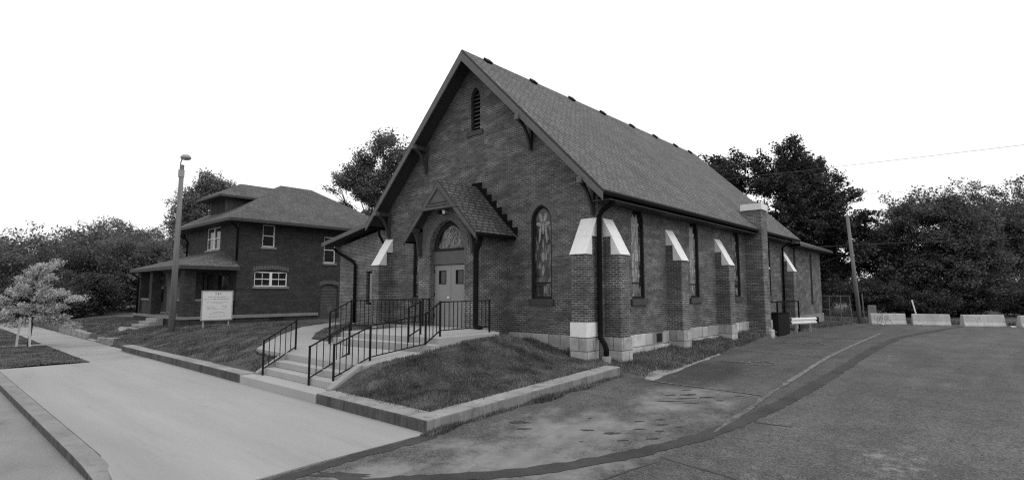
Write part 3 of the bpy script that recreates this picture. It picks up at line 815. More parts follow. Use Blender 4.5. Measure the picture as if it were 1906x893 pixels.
# chimney against the side wall
c = MB(); c.box(-.1, .78, 12.66, 13.48, .3, 6.32)
chm = c.build('chimney', M['brick_trim'], CH, CO, .006)
MB().box(-.14, .83, 12.61, 13.53, 6.322, 6.62).build('cap', M['white'], chm, CO, .01)
MB().box(.70, .90, 13.05, 13.52, .2, .74).build('base', M['stone'], chm, CO, .02)

# downspouts
d = MB(); d.tube([(.55, .02, 5.15), (.20, -.02, 4.95), (.07, -.07, 4.75), (.06, -.08, 1.35), (.10, -.14, 1.15), (.30, -.22, .98), (.36, -.24, .85), (.36, -.24, .62)], .075, 10)
d.build('downspout', M['dark'], CH, CO, smooth=True)
MB().tube([(.36, -.24, .2), (.36, -.24, .66)], .13, 12).build('standpipe', M['kerb'], CH, CO, smooth=True)
MB().tube([(.60, 18.2, 5.2), (.12, 18.2, 4.9), (.08, 18.2, .6)], .06, 8).build('downspout', M['dark'], CH, CO, smooth=True)

# rear block with a lower hipped roof
rb = MB(); rb.box(-10.0, -.05, 19.62, 27.2, 1.1, 5.2)
rear = rb.build('rear_wall', M['brick'], CH, CO)
MB().box(-10.1, .02, 19.64, 27.26, .0, 1.1).build('rear_foundation', M['kerb'], CH, CO)
MB().box(-.06, -.035, 24.55, 24.95, 1.95, 4.9).build('blind_window', M['frame'], CH, CO)
MB().box(-.06, .06, 24.45, 25.1, 1.8, 1.94).build('blind_sill', M['sill'], CH, CO)
MB().box(-.06, -.03, 20.9, 21.25, 1.6, 5.1).build('blind_window', M['frame'], CH, CO)
hz = 5.22; hr = 7.6
h = MB(); e = [(.62, 19.86, hz), (.62, 27.85, hz), (-10.7, 27.85, hz), (-10.7, 19.86, hz)]
h.add(e + [(-5.1, 22.3, hr), (-5.1, 19.86, hr)] + [(x, y, z - .14) for x, y, z in e], [(0, 1, 4, 5), (1, 2, 4), (2, 3, 5, 4), (0, 5, 3), (0, 6, 7, 1), (1, 7, 8, 2), (2, 8, 9, 3), (6, 9, 8, 7)])
h.build('rear_roof', [M['house_roof'], M['soffit']], CH, CO, matfn=lambda p: 0 if p.normal.z > .2 else 1)

# left annex with a low lean-to roof
AY = .5
an = MB(); an.panel([(-15.35, .6), (-10.72, .6), (-10.72, 5.5), (-15.35, 4.72)], [[(-13.05, 1.9), (-12.5, 1.9), (-12.5, 3.45), (-13.05, 3.45)]], FY(AY), .25)
an.add([(-15.35, AY, .6), (-15.35, 15, .6), (-15.35, 15, 4.72), (-15.35, AY, 4.72)], [(0, 1, 2, 3)])
an.add([(-15.35, 15, .6), (-10.72, 15, .6), (-10.72, 15, 5.5), (-15.35, 15, 4.72)], [(0, 1, 2, 3)])
an.build('annex_wall', M['annex_brick'], CH, CO)
aw = MB(); aw.box(-13.02, -12.53, AY + .1, AY + .16, 1.95, 3.42)
aw = aw.build('window', M['frame'], CH, CO)
MB().box(-12.86, -12.58, AY + .08, AY + .099, 2.02, 3.34).build('pane', M['tracery'], aw, CO)
ar = MB(); ar.prism([(-16.15, 4.92), (-11.1, 5.82), (-11.1, 5.66), (-16.12, 4.76)], lambda u, v, d: (u, d, v), -.05, 15.4)
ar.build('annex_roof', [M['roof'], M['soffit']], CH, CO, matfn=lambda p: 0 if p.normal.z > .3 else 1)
MB().prism([(-16.18, 4.91), (-11.75, 5.70), (-11.75, 5.50), (-16.18, 4.71)], lambda u, v, d: (u, d, v), -.09, -.04).build('bargeboard', M['fascia'], CH, CO, .006)
MB().tube([(-15.7, .36, 4.62), (-15.45, .36, 4.45), (-14.10, .40, 3.95), (-13.86, .40, 3.75), (-13.84, .40, 1.05)], .07, 9).build('downspout', M['dark'], CH, CO, smooth=True)
MB().tube([(-11.7, .2, 5.25), (-11.5, .1, 5.0), (-11.42, .3, 4.6), (-11.42, .42, 1.1)], .06, 8).build('downspout', M['dark'], CH, CO, smooth=True)

# ---- entrance porch
PC, PY = -5.22, -1.45
po = arch(PC, .90, 1.30, 3.95, 1.02, 12)
pw = MB(); pw.panel([(PC - 1.5, .9), (PC + 1.5, .9), (PC + 1.5, 4.70), (PC, 6.2), (PC - 1.5, 4.70)], [po], FY(PY), .30)
for s in (1, -1): pw.add([(PC + s * 1.5, PY, .9), (PC + s * 1.5, 0, .9), (PC + s * 1.5, 0, 4.7), (PC + s * 1.5, PY, 4.7)], [(0, 1, 2, 3)])
pw.build('porch_wall', M['brick_trim'], CH, CO)
v = MB()
for q in ringband(PC, .90, 3.95, 1.02, .22, 16, .12): v.prism(q, FY(PY), -.02, .02)
for q in ringband(PC, 1.15, 3.95, 1.32, .18, 18, .12): v.prism(q, FY(PY), -.012, .02)
v.build('porch_arch', M['arch_brick'], CH, CO)
v = MB()
for q in ringband(PC, .90, 3.95, 1.02, .21, 16, 0): v.prism(q, FY(PY), -.010, .012)
v.build('porch_arch_mortar', M['mortar'], CH, CO)
# doors, panel over, arched light
DY = PY + .22
for s in (-1, 1):
    x0, x1 = (PC - .87, PC - .006) if s < 0 else (PC + .006, PC + .87)
    d = MB(); d.panel([(x0, 1.33), (x1, 1.33), (x1, 3.42), (x0, 3.42)], [[((x0 + x1) / 2 - .17, 2.78), ((x0 + x1) / 2 + .17, 2.78), ((x0 + x1) / 2 + .17, 3.22), ((x0 + x1) / 2 - .17, 3.22)]], FY(DY), .04)
    dr = d.build('door', M['door'], CH, CO)
    cx = (x0 + x1) / 2
    MB().box(cx - .17, cx + .17, DY + .035, DY + .045, 2.78, 3.22).build('pane', M['glass'], dr, CO)
    fr = MB(); 
    for a in ((cx - .19, cx - .165, 2.76, 3.24), (cx + .165, cx + .19, 2.76, 3.24), (cx - .165, cx + .165, 2.76, 2.785), (cx - .165, cx + .165, 3.215, 3.24)): fr.box(a[0], a[1], DY - .012, DY + .03, a[2], a[3])
    fr.build('pane_frame', M['frame'], dr, CO)
    hg = MB()
    hx = x0 + .01 if s < 0 else x1 - .03
    for z in (1.6, 2.35, 3.15): hg.box(hx, hx + .02, DY - .02, DY - .001, z, z + .12)
    hg.build('hinges', M['dark'], dr, CO)
    if s < 0:
        MB().tube([(x1 - .08, DY - .06, 2.30), (x1 - .08, DY, 2.30)], .035, 10).build('handle', M['white'], dr, CO)
MB().box(PC - .875, PC + .875, DY + .045, DY + .08, 1.31, 3.45).build('door_frame', M['frame'], CH, CO)
MB().box(PC - .895, PC + .895, DY - .05, DY + .05, 3.44, 3.90).build('transom_panel', M['door_panel'], CH, CO, .01)
ga = arch(PC, .90, 3.90, 3.95, 1.02, 12); gi = arch(PC, .70, 4.0, 4.0, .80, 12)
g = MB(); n = len(ga); g.add([FY(PY)(u, v, .19) for u, v in ga] + [FY(PY)(u, v, .19) for u, v in gi] + [FY(PY)(u, v, .24) for u, v in gi],
      [(k, (k + 1) % n, n + (k + 1) % n, n + k) for k in range(n)] + [(n + k, n + (k + 1) % n, 2 * n + (k + 1) % n, 2 * n + k) for k in range(n)])
fl = g.build('fanlight', M['frame'], CH, CO)
MB().add([FY(PY)(u, v, .24) for u, v in gi], [tuple(t) for t in tessellate_polygon([[Vector((u, v, 0)) for u, v in gi]])]).build('glass', M['stained'], fl, CO)
tr = MB()
def arcbar(cx, cz, r, a0, a1, w=.03, k=8):
    p = [(cx + r * math.cos(a), PY + .235, cz + r * math.sin(a)) for a in np.linspace(a0, a1, k)]
    for a, b in zip(p[:-1], p[1:]): tr.bar(a, b, w, .02)
for s in (1, -1):
    arcbar(PC + s * .28, 4.22, .17, 0, 6.28, .035, 12); arcbar(PC + s * .14, 4.42, .13, 0, 6.28, .035, 10)
    arcbar(PC + s * .42, 4.05, .5, math.pi / 2 + s * .2, math.pi / 2 + s * 1.2, .04)
arcbar(PC, 4.6, .1, 0, 6.28, .04, 9)
tr.build('tracery', M['tracery'], fl, CO)
# porch roof
PH, PA, PT, PF = 1.87, 6.33, 4.40, -1.87
pr = MB(); pr.prism([(PC + PH, PT), (PC, PA), (PC - PH, PT), (PC - PH + .02, PT - .09), (PC, PA - .14), (PC + PH - .02, PT - .09)], lambda u, v, d: (u, d, v), PF, .0)
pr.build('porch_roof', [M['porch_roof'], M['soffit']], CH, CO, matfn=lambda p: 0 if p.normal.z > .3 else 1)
for s in (1, -1):
    e = PC + s * (PH - .02)
    MB().prism([(e, PT - .07), (PC, PA - .09), (PC, PA - .29), (e, PT - .22)], lambda u, v, d: (u, d, v), PF - .03, PF + .03).build('porch_bargeboard', M['porch_trim'], CH, CO, .006)
    MB().box(min(e, e + s * .09), max(e, e + s * .09), PF + .02, -.03, PT - .15, PT - .03).build('porch_gutter', M['dark'], CH, CO, .02)
k = (PA - PT) / PH
MB().prism([(PC - .86, 5.36), (PC - .55, 5.42), (PC + .55, 5.42), (PC + .86, 5.36), (PC, PA - .22)], lambda u, v, d: (u, d, v), PF - .012, PF + .05).build('gable_panel', M['porch_trim'], CH, CO)
tri = MB()
a, b_, c_ = (PC - .50, 5.52), (PC + .50, 5.52), (PC, 6.02)
for p, q in ((a, b_), (b_, c_), (c_, a)): tri.bar((p[0], PF - .02, p[1]), (q[0], PF - .02, q[1]), .04, .03)
tri.build('gable_trim', M['soffit'], CH, CO)
MB().bar((PC - .95, PF - .025, 5.34), (PC + .95, PF - .025, 5.34), .06, .09).build('collar_beam', M['porch_trim'], CH, CO)
for s in (1, -1):
    b = MB(); x = PC + s * 1.38
    b.box(x - .06, x + .06, PY - .11, PY - .005, 3.75, 4.85)
    arc = [(x, PY - .07 - .34 * (1 - math.cos(a)), 3.8 + .88 * math.sin(a)) for a in np.linspace(0, math.pi / 2, 8)]
    for p, q in zip(arc[:-1], arc[1:]): b.bar(p, q, .1, .16)
    b.box(x - .06, x + .06, PF + .03, PY, 4.62, 4.76)
    b.build('porch_bracket', M['wood_dark'], CH, CO)
# stepped flashing on the facade
fl_ = []
for s in (1, -1):
    poly = []; x = PC + s * .05; nst = 8; step = (PH + .12) / nst
    top = []
    for i in range(nst):
        xa = PC + s * (step * i); xb = PC + s * (step * (i + 1)); z = PA - k * step * i + .15
        top += [(xa, z), (xb, z)]
    bottom = [(PC + s * (PH + .12), PT - .05), (PC, PA - .1)]
    mb = MB(); mb.prism(top + bottom, FY(0), -.03, .01)
    mb.build('stepped_flashing', M['flash'], CH, CO)
MB().tube([(-3.45, -1.55, 4.2), (-3.62, -1.5, 4.0), (-3.68, -1.54, 3.8), (-3.68, -1.54, 1.42), (-3.58, -1.62, 1.36), (-3.3, -1.7, 1.36)], .085, 10).build('porch_downspout', M['dark'], CH, CO, smooth=True)
lt = MB(); lt.tube([(PC - .12, PY - .10, 5.22), (PC + .0, PY - .05, 5.24)], .02, 6); lt.build('floodlight', M['dark'], CH, CO)
for sx in (-.16, .05):
    hd = MB(); hd.tube([(PC + sx, PY - .06, 5.26), (PC + sx, PY - .20, 5.22)], [.03, .075], 10)
    hd.build('lamp_head', M['white'] if sx > 0 else M['dark'], CH, CO)

# ------------------------------------------------------------------ HOUSE
HO = (-26.2, 3.3, .9)
H = thing('brick_house', 'dark two storey brick house with hipped roof, dormer and front porch', 'house', HO)
hx0, hx1, hy0, hy1 = -30.1, -22.26, -1.70, 8.4
EZ = 6.45
hw_ = MB()
side_h = [[(-.38, 5.05), (.33, 5.05), (.33, 6.32), (-.38, 6.32)], [(-.74, 2.80)] + [(1.15, 2.80), (1.15, 3.60), (.7, 3.68), (.2, 3.71), (-.3, 3.68), (-.74, 3.60)],
          [(3.43, 4.28), (4.2, 4.28), (4.2, 5.9), (3.43, 5.9)]]
dn = [(3.30, .55), (4.45, .55), (4.45, 2.75), (4.1, 2.92), (3.65, 2.92), (3.30, 2.75)]
hw_.panel([(hy0, .3), (hy1, .3), (hy1, EZ), (hy0, EZ)], side_h + [dn], FX(hx1), .14)
front_h = [[(-26.95, 4.98), (-25.95, 4.98), (-25.95, 6.30), (-26.95, 6.30)], [(-25.80, 4.98), (-24.85, 4.98), (-24.85, 6.30), (-25.80, 6.30)]]
front_h = [[(-27.0, 4.98), (-24.85, 4.98), (-24.85, 6.30), (-27.0, 6.30)], [(-26.6, 1.4), (-25.6, 1.4), (-25.6, 3.5), (-26.6, 3.5)], [(-24.9, 2.0), (-23.4, 2.0), (-23.4, 3.45), (-24.9, 3.45)]]
hw_.panel([(hx0, .3), (hx1, .3), (hx1, EZ), (hx0, EZ)], front_h, FY(hy0), .14)
hw_.add([(hx0, hy0, .3), (hx0, hy1, .3), (hx0, hy1, EZ), (hx0, hy0, EZ)], [(0, 1, 2, 3)])
hw_.add([(hx0, hy1, .3), (hx1, hy1, .3), (hx1, hy1, EZ), (hx0, hy1, EZ)], [(0, 1, 2, 3)])
hw_.build('wall', M['house_brick'], H, HO)
def sash(F, u0, u1, v0, v1, mat, mull=True, bars=1, vert=0):
    t = .055; f = MB()
    for a in ((u0, u0 + t, v0, v1), (u1 - t, u1, v0, v1), (u0 + t, u1 - t, v0, v0 + t), (u0 + t, u1 - t, v1 - t, v1)):
        f.prism([(a[0], a[2]), (a[1], a[2]), (a[1], a[3]), (a[0], a[3])], F, .05, .10)
    if mull:
        m = (v0 + v1) / 2; f.prism([(u0 + t, m - .025), (u1 - t, m - .025), (u1 - t, m + .025), (u0 + t, m + .025)], F, .055, .098)
    for i in range(vert):
        c = u0 + (u1 - u0) * (i + 1) / (vert + 1); f.prism([(c - .07, v0 + t), (c + .07, v0 + t), (c + .07, v1 - t), (c - .07, v1 - t)], F, .045, .102)
    w = f.build('window', mat, H, HO)
    MB().add([F(u0, v0, .11), F(u1, v0, .11), F(u1, v1, .11), F(u0, v1, .11)], [(0, 1, 2, 3)]).build('pane', M['glass'], w, HO)
    MB().prism([(u0 - .1, v0 - .13), (u1 + .1, v0 - .13), (u1 + .1, v0 - .003), (u0 - .1, v0 - .003)], F, -.06, .12).build('sill', M['belt_stone'], w, HO)
    return w
FXh, FYh = FX(hx1), FY(hy0)
sash(FXh, -.38, .33, 5.05, 6.32, M['whitewood'])
w2 = sash(FXh, -.74, 1.15, 2.80, 3.62, M['whitewood'], True, 1, 1)
mt = MB()
for u in (-.27, .68): mt.prism([(u - .012, 2.86), (u + .012, 2.86), (u + .012, 3.56), (u - .012, 3.56)], FXh, .08, .099)
mt.build('muntin', M['whitewood'], w2, HO)
sash(FXh, 3.43, 4.2, 4.28, 5.9, M['whitewood'])
sash(FYh, -27.0, -24.85, 4.98, 6.30, M['whitewood'], True, 1, 1)
sash(FYh, -24.9, -23.4, 2.0, 3.45, M['frame'], True, 1, 0)
MB().prism([(-26.58, 1.4), (-25.62, 1.4), (-25.62, 3.48), (-26.58, 3.48)], FYh, .06, .12).build('door', M['frame'], H, HO)
bo = MB()
for i in range(13): bo.prism([(3.30, .56 + i * .18), (4.45, .56 + i * .18), (4.45, .725 + i * .18), (3.30, .725 + i * .18)], FXh, .07 - .004 * (i % 2), .13)
bd = bo.build('boarded_doorway', M['board'], H, HO)
gr = MB(); rg = random.Random(3)
for i in range(7):
    u = rg.uniform(3.75, 4.3); v_ = rg.uniform(1.05, 1.65)
    pts = [Vector(FXh(u + .07 * math.cos(t) * rg.uniform(.6, 1), v_ + .08 * math.sin(t), .062)) for t in np.linspace(0, rg.uniform(2, 5), 6)]
    gr.tube(pts, .006, 4)
gr.build('paint_marks', M['pale_spray'], bd, HO)
# belt course, lintels
bl = MB(); bl.box(hx0 - .06, hx1 + .06, hy0 - .06, hy0 - .001, 1.06, 1.24); bl.box(hx1 + .001, hx1 + .06, hy0, 3.15, 1.06, 1.24); bl.box(hx1 + .001, hx1 + .06, 4.6, hy1, 1.06, 1.24)
bl.build('belt_course', M['belt_stone'], H, HO, .01)
MB().box(hx1 - .02, hx1 + .01, .20, 1.05, .88, 1.045).build('cellar_vent', M['black'], H, HO)
ar_ = MB()
for (a0, a1, z) in ((-.85, 1.25, 3.66), (3.2, 4.55, 2.86)):
    k_ = 14
    for i in range(k_):
        u0 = a0 + (a1 - a0) * i / k_; u1 = a0 + (a1 - a0) * (i + .85) / k_; bow = lambda u: .12 * (1 - ((u - (a0 + a1) / 2) / ((a1 - a0) / 2)) ** 2)
        ar_.prism([(u0, z + bow(u0)), (u1, z + bow(u1)), (u1, z + .22 + bow(u1)), (u0, z + .22 + bow(u0))], FXh, -.014, .01)
ar_.build('brick_arches', M['arch_brick'], H, HO)
# hipped roof
ex0, ex1, ey0, ey1 = hx0 - .82, hx1 + .82, hy0 - .82, hy1 + .82
def hip(mb, x0, x1, y0, y1, z, ridge, zr, t=.16):
    e = [(x0, y0, z), (x1, y0, z), (x1, y1, z), (x0, y1, z)]
    if abs(ridge[0][0] - ridge[1][0]) > abs(ridge[0][1] - ridge[1][1]): top = [(0, 1, 5, 4), (1, 2, 5), (2, 3, 4, 5), (3, 0, 4)]
    else: top = [(0, 1, 4), (1, 2, 5, 4), (2, 3, 5), (3, 0, 4, 5)]
    mb.add(e + [(*ridge[0], zr), (*ridge[1], zr)] + [(a, b, c - t) for a, b, c in e], top + [(0, 6, 7, 1), (1, 7, 8, 2), (2, 8, 9, 3), (3, 9, 6, 0), (6, 9, 8, 7)])
r = MB(); hip(r, ex0, ex1, ey0, ey1, EZ + .02, ((-26.18, 2.35), (-26.18, 4.5)), 9.48)
roof_h = r.build('roof', [M['house_roof'], M['soffit']], H, HO, matfn=lambda p: 0 if p.normal.z > .2 else 1)
# dormer
dx0, dx1 = -27.75, -25.15
dm = MB(); dm.box(dx0, dx1, -1.35, 1.6, 6.9, 8.15); dormer = dm.build('dormer', M['board'], H, HO)
for i in range(3):
    MB().box(dx0 + .2 + i * .78, dx0 + .85 + i * .78, -1.375, -1.352, 7.25, 8.0).build('dormer_sash', M['frame'], dormer, HO)
r = MB(); hip(r, dx0 - .62, dx1 + .62, -1.98, 3.4, 8.18, ((-26.45, -.1), (-26.45, 3.2)), 9.27, .13)
r.build('dormer_roof', [M['house_roof'], M['soffit']], dormer, HO, matfn=lambda p: 0 if p.normal.z > .2 else 1)
# porch
pz = 3.84
r = MB(); e = [(-31.0, -4.62, pz), (-21.85, -4.62, pz), (-21.85, hy0, pz), (-31.0, hy0, pz)]
r.add(e + [(-28.8, hy0, 4.82), (-23.9, hy0, 4.82)] + [(a, b, c - .18) for a, b, c in e], [(0, 1, 5, 4), (1, 2, 5), (0, 4, 3), (0, 6, 7, 1), (1, 7, 8, 2), (3, 9, 6, 0), (6, 9, 8, 7)])
r.build('porch_roof', [M['house_roof'], M['soffit']], H, HO, matfn=lambda p: 0 if p.normal.z > .2 else 1)
for (x0, x1, y0, y1) in ((-30.6, -30.0, -4.25, -3.7), (-22.9, -22.3, -4.25, -3.7), (-28.2, -27.7, -4.25, -3.75)):
    MB().box(x0, x1, y0, y1, 1.2, 3.66).build('porch_pillar', M['house_brick'], H, HO, .01)
for a in ((-30.0, -28.2, -4.15, -3.85), (-24.6, -22.9, -4.15, -3.85), (-22.75, -22.45, -3.7, hy0 - .06)):
    pp = MB().box(a[0], a[1], a[2], a[3], 1.2, 2.0).build('porch_parapet', M['house_brick'], H, HO)
    MB().box(a[0] - .03, a[1] + .03, a[2] - .05, a[3] + .05, 2.003, 2.10).build('cap', M['belt_stone'], pp, HO, .01)
MB().box(-30.7, -22.2, -4.35, hy0 - .061, .3, 1.06).build('porch_base', M['house_brick'], H, HO)
MB().box(-30.75, -22.15, -4.40, hy0 - .061, 1.063, 1.20).build('porch_floor', M['belt_stone'], H, HO, .01)
MB().box(-23.7, -23.0, -4.36, -4.16, 1.203, 1.32).build('porch_block', M['kerb'], H, HO, .01)
for i in range(4):
    MB().box(-26.6, -24.7, -4.41 - .33 * (i + 1), -4.41 - .33 * i, .2, 1.06 - .155 * i).build('front_step', M['walk'], H, HO, .015)
MB().tube([(-22.05, -2.2, 6.25), (-22.18, -1.9, 6.1), (-22.18, -1.78, 5.9), (-22.18, -1.78, 4.2)], .055, 8).build('downspout', M['dark'], H, HO, smooth=True)
MB().tube([(-30.6, -2.3, 6.25), (-30.2, -1.9, 5.9), (-30.15, -1.78, 5.7), (-30.15, -1.78, 4.6)], .055, 8).build('downspout', M['dark'], H, HO, smooth=True)
MB().tube([(-30.9, -4.5, 3.62), (-30.6, -4.35, 3.42), (-30.3, -4.3, 3.3), (-30.3, -4.3, 1.2)], .05, 8).build('downspout', M['dark'], H, HO, smooth=True)
MB().tube([(-27.12, -1.72, 4.0), (-27.12, -1.72, 1.3)], .05, 6).build('porch_trim', M['frame'], H, HO)

# neighbour beyond
NO = (-48, 6, .6)
NB = thing('neighbour_house', 'pale roofed neighbouring house half hidden by trees beyond the porch', 'house', NO)
MB().box(-54, -47, 2, 10, .3, 4.3).build('wall', M['neighbour_wall'], NB, NO)
r = MB(); r.prism([(-55, 4.3), (-50.5, 6.2), (-46, 4.3), (-46, 4.15), (-50.5, 6.0), (-55, 4.15)], lambda u, v, d: (u, d, v), 1.4, 10.6)
r.build('roof', M['neighbour_roof'], NB, NO)
MB().box(-49, -48, 1.96, 1.995, 1.6, 3.0).build('window', M['glass'], NB, NO)

# ------------------------------------------------------------------ street furniture
# lamp post
LP = (-20.55, -5.22, .55)
lp = thing('street_lamp', 'weathered wooden pole with a small lamp on top in the lawn', 'lamp post', LP)
MB().tube([LP[:2] + (.3,), (-20.53, -5.20, 4.5), (-20.50, -5.18, 8.65)], .155, 12, r1=.10).build('pole', M['wood_pole'], lp, LP, smooth=True)
MB().tube([(-20.49, -5.25, 8.15), (-20.45, -5.27, 8.7), (-20.38, -5.22, 8.95)], .03, 8).build('arm', M['galv'], lp, LP, smooth=True)
hd = MB(); prof = [(.02, .16), (.13, .14), (.20, .06), (.22, 0), (.18, -.07), (.06, -.11), (.0, -.115)]
n = 14; cx, cy, cz = -20.22, -5.12, 8.97
vs = []; 
for rr_, zz in prof: vs += [(cx + 1.25 * rr_ * math.cos(2 * math.pi * j / n), cy + 1.1 * rr_ * math.sin(2 * math.pi * j / n), cz + zz) for j in range(n)]
hd.add(vs, [(i * n + j, i * n + (j + 1) % n, (i + 1) * n + (j + 1) % n, (i + 1) * n + j) for i in range(len(prof) - 1) for j in range(n)])
hd.build('lamp_head', M['galv'], lp, LP, smooth=True)
MB().tube([(-20.52, -5.19, 8.05), (-20.51, -5.19, 8.4)], .14, 12).build('collar', M['galv'], lp, LP)

# church sign: board seen across the street direction
SX, SY0, SY1, SZ0, SZ1 = -19.0, -4.47, -3.10, 1.16, 2.53
SG = (SX, -3.5, 1.0)
sg = thing('church_sign', 'white church notice board on two posts on the lawn', 'sign', SG)
MB().box(SX - .03, SX, SY0, SY1, SZ0, SZ1).build('board', M['sign'], sg, SG, .005)
fr = MB()
for a in ((SY0 - .02, SY0 + .03, SZ0 - .02, SZ1 + .02), (SY1 - .03, SY1 + .02, SZ0 - .02, SZ1 + .02), (SY0 + .03, SY1 - .03, SZ0 - .02, SZ0 + .03), (SY0 + .03, SY1 - .03, SZ1 - .03, SZ1 + .02)):
    fr.box(SX - .04, SX + .012, a[0], a[1], a[2], a[3])
fr.build('frame', M['galv'], sg, SG, .004)
for y in (SY0 + .12, SY1 - .12): MB().box(SX - .09, SX - .045, y - .03, y + .03, .7, 2.3).build('post', M['galv'], sg, SG)
def txt(body, y, z, size, mat, name='lettering'):
    cu = bpy.data.curves.new(name, 'FONT'); cu.body = body; cu.size = size; cu.align_x = 'CENTER'; cu.extrude = .002; cu.space_character = 1.5
    tmp = bpy.data.objects.new(name, cu); C.objects.link(tmp)
    bpy.context.view_layer.update()
    me = bpy.data.meshes.new_from_object(tmp.evaluated_get(bpy.context.evaluated_depsgraph_get()))
    bpy.data.objects.remove(tmp)
    o = bpy.data.objects.new(name, me); C.objects.link(o); me.materials.clear(); me.materials.append(mat)
    o.parent = sg; o.matrix_local = Matrix.Translation((.004, y - SG[1], z - SG[2])) @ Matrix.Rotation(math.pi / 2, 4, 'Z') @ Matrix.Rotation(math.pi / 2, 4, 'X')
    return o
txt('789', (SY0 + SY1) / 2 + .02, 2.345, .14, M['ink_dark'])
# the small print is too blurred to read: rows of fine dashes
sm = MB(); rt = random.Random(2)
for z, y0, y1, h, dk in ((2.30, -4.05, -3.0, .045, 0), (2.17, -4.2, -2.9, .06, 0), (2.03, -4.1, -3.0, .035, 0), (1.95, -3.8, -3.25, .035, 0), (1.79, -4.08, -3.7, .03, 0), (1.72, -4.08, -3.6, .03, 0), (1.65, -4.08, -3.45, .03, 0),
                         (1.79, -3.3, -3.05, .03, 0), (1.72, -3.3, -3.05, .03, 0), (1.65, -3.35, -3.05, .03, 0), (1.47, -3.75, -3.2, .035, 0), (1.38, -3.95, -3.15, .035, 0), (1.23, -4.0, -3.1, .03, 0)):
    z = 1.16 + (z - 1.06) * .867; y0 = -4.47 + (y0 + 4.35) * .856; y1 = -4.47 + (y1 + 4.35) * .856; h *= .87
    y = y0
    while y < y1:
        wd = rt.uniform(.03, .05); sm.box(SX + .001, SX + .003, y, min(y + wd, y1), z, z + h * rt.uniform(.8, 1.1)); y += wd + (.014 if rt.random() < .8 else .05)
sm.build('small_print', M['ink'], sg, SG)

# utility pole and wires
UP = (1.62, 29.9, .3)
upl = thing('utility_pole', 'leaning bare wooden utility pole at the end of the car park', 'utility pole', UP)
MB().tube([UP, (1.45, 29.78, 4), (1.27, 29.68, 7.75)], .14, 10, r1=.10).build('pole', M['wood_pole'], upl, UP, smooth=True)
def wire(label, a, b, sag, r=.008):
    a = Vector(a); b = Vector(b); pts = []
    for i in range(25):
        t = i / 24; p = a.lerp(b, t); p.z -= sag * 4 * t * (1 - t); pts.append(p)
    mb = MB(); mb.tube(pts, r, 5); o = mb.build('power_line', M['wire'], org=tuple(a)); tag(o, label, 'wire', 'overhead wires'); return o
wire('lowest overhead wire crossing the dark trees past the utility pole', (-18, 30.1, 5.9), (60, 30.0, 6.1), .3)
wire('middle overhead wire passing just above the utility pole', (1.2, 31, 9.35), (70, 31, 9.1), .5)
wire('topmost overhead wire against the white sky right of the tall tree', (-12, 32, 12.1), (70, 32, 11.9), .6, .012)
wire('thin wire sloping down across the white sky at the far left', (-75, -40.0, 20), (-30, 8, 12.3), .4, .004)

# guard rail
GO = (.8, 18.0, .5)
gd = thing('guard_rail', 'short white corrugated guard rail guarding the cellar steps', 'guard rail', GO)
a = Vector((.62, 17.35, 0)); b = Vector((1.32, 19.45, 0)); tdir = (b - a).normalized(); nrm = Vector((tdir.y, -tdir.x, 0))
prof = [(-.17, .0), (-.12, .055), (-.06, .055), (-.02, .0), (.02, .0), (.06, .055), (.12, .055), (.17, .0)]
vs = []
for p in (a, b):
    for off in (0, -.02):
        vs += [tuple(p + nrm * (d_ + off) + Vector((0, 0, .95 + z_))) for z_, d_ in prof]
fs = []
for i in range(7): fs += [(i, i + 1, 16 + i + 1, 16 + i), (8 + i, 24 + i, 24 + i + 1, 8 + i + 1)]
fs += [(0, 16, 24, 8), (7, 15, 31, 23)] + [(i, 8 + i, 9 + i, i + 1) for i in range(7)] + [(16 + i, 17 + i, 25 + i, 24 + i) for i in range(7)]
MB().add(vs, fs).build('rail', M['rail_white'], gd, GO)
for q in (.22, .78):
    p = a.lerp(b, q) - nrm * .07; MB().box(p.x - .05, p.x + .05, p.y - .05, p.y + .05, .3, 1.0).build('post', M['galv'], gd, GO)
ed = MB(); c0 = b + tdir * .06; ed.tube([(c0.x, c0.y, .80), (c0.x, c0.y, 1.12)], .10, 12); ed.build('end_cap', M['dark'], gd, GO)

# cellar entrance
CE = (.5, 16, .5)
ce = thing('cellar_entrance', 'black cellar stair enclosure with pipe railing against the church wall', 'stair enclosure', CE)
e = MB(); e.box(.06, .85, 14.35, 14.45, .4, 1.42); e.box(.77, .85, 14.45, 16.2, .4, 1.42); e.build('side_panel', M['iron'], ce, CE, .01)
MB().box(.05, .86, 14.34, 16.21, 1.422, 1.45).build('lid', M['flash'], ce, CE, .005)
for x, y in ((.81, 14.4), (.81, 15.6), (.81, 18.1), (.12, 18.1)): MB().bar((x, y, .4), (x, y, 2.0), .07).build('post', M['iron'], ce, CE)
for p, q in (((.81, 14.4, 2.0), (.81, 18.1, 2.0)), ((.12, 18.1, 2.0), (.81, 18.1, 2.0)), ((.12, 14.4, 1.98), (.81, 14.4, 1.98))): MB().bar(p, q, .06).build('rail', M['iron'], ce, CE)
MB().tube([(.25, 14.2, 1.47), (.25, 14.2, 1.85)], .06, 8).build('vent_pipe', M['rail_white'], ce, CE)

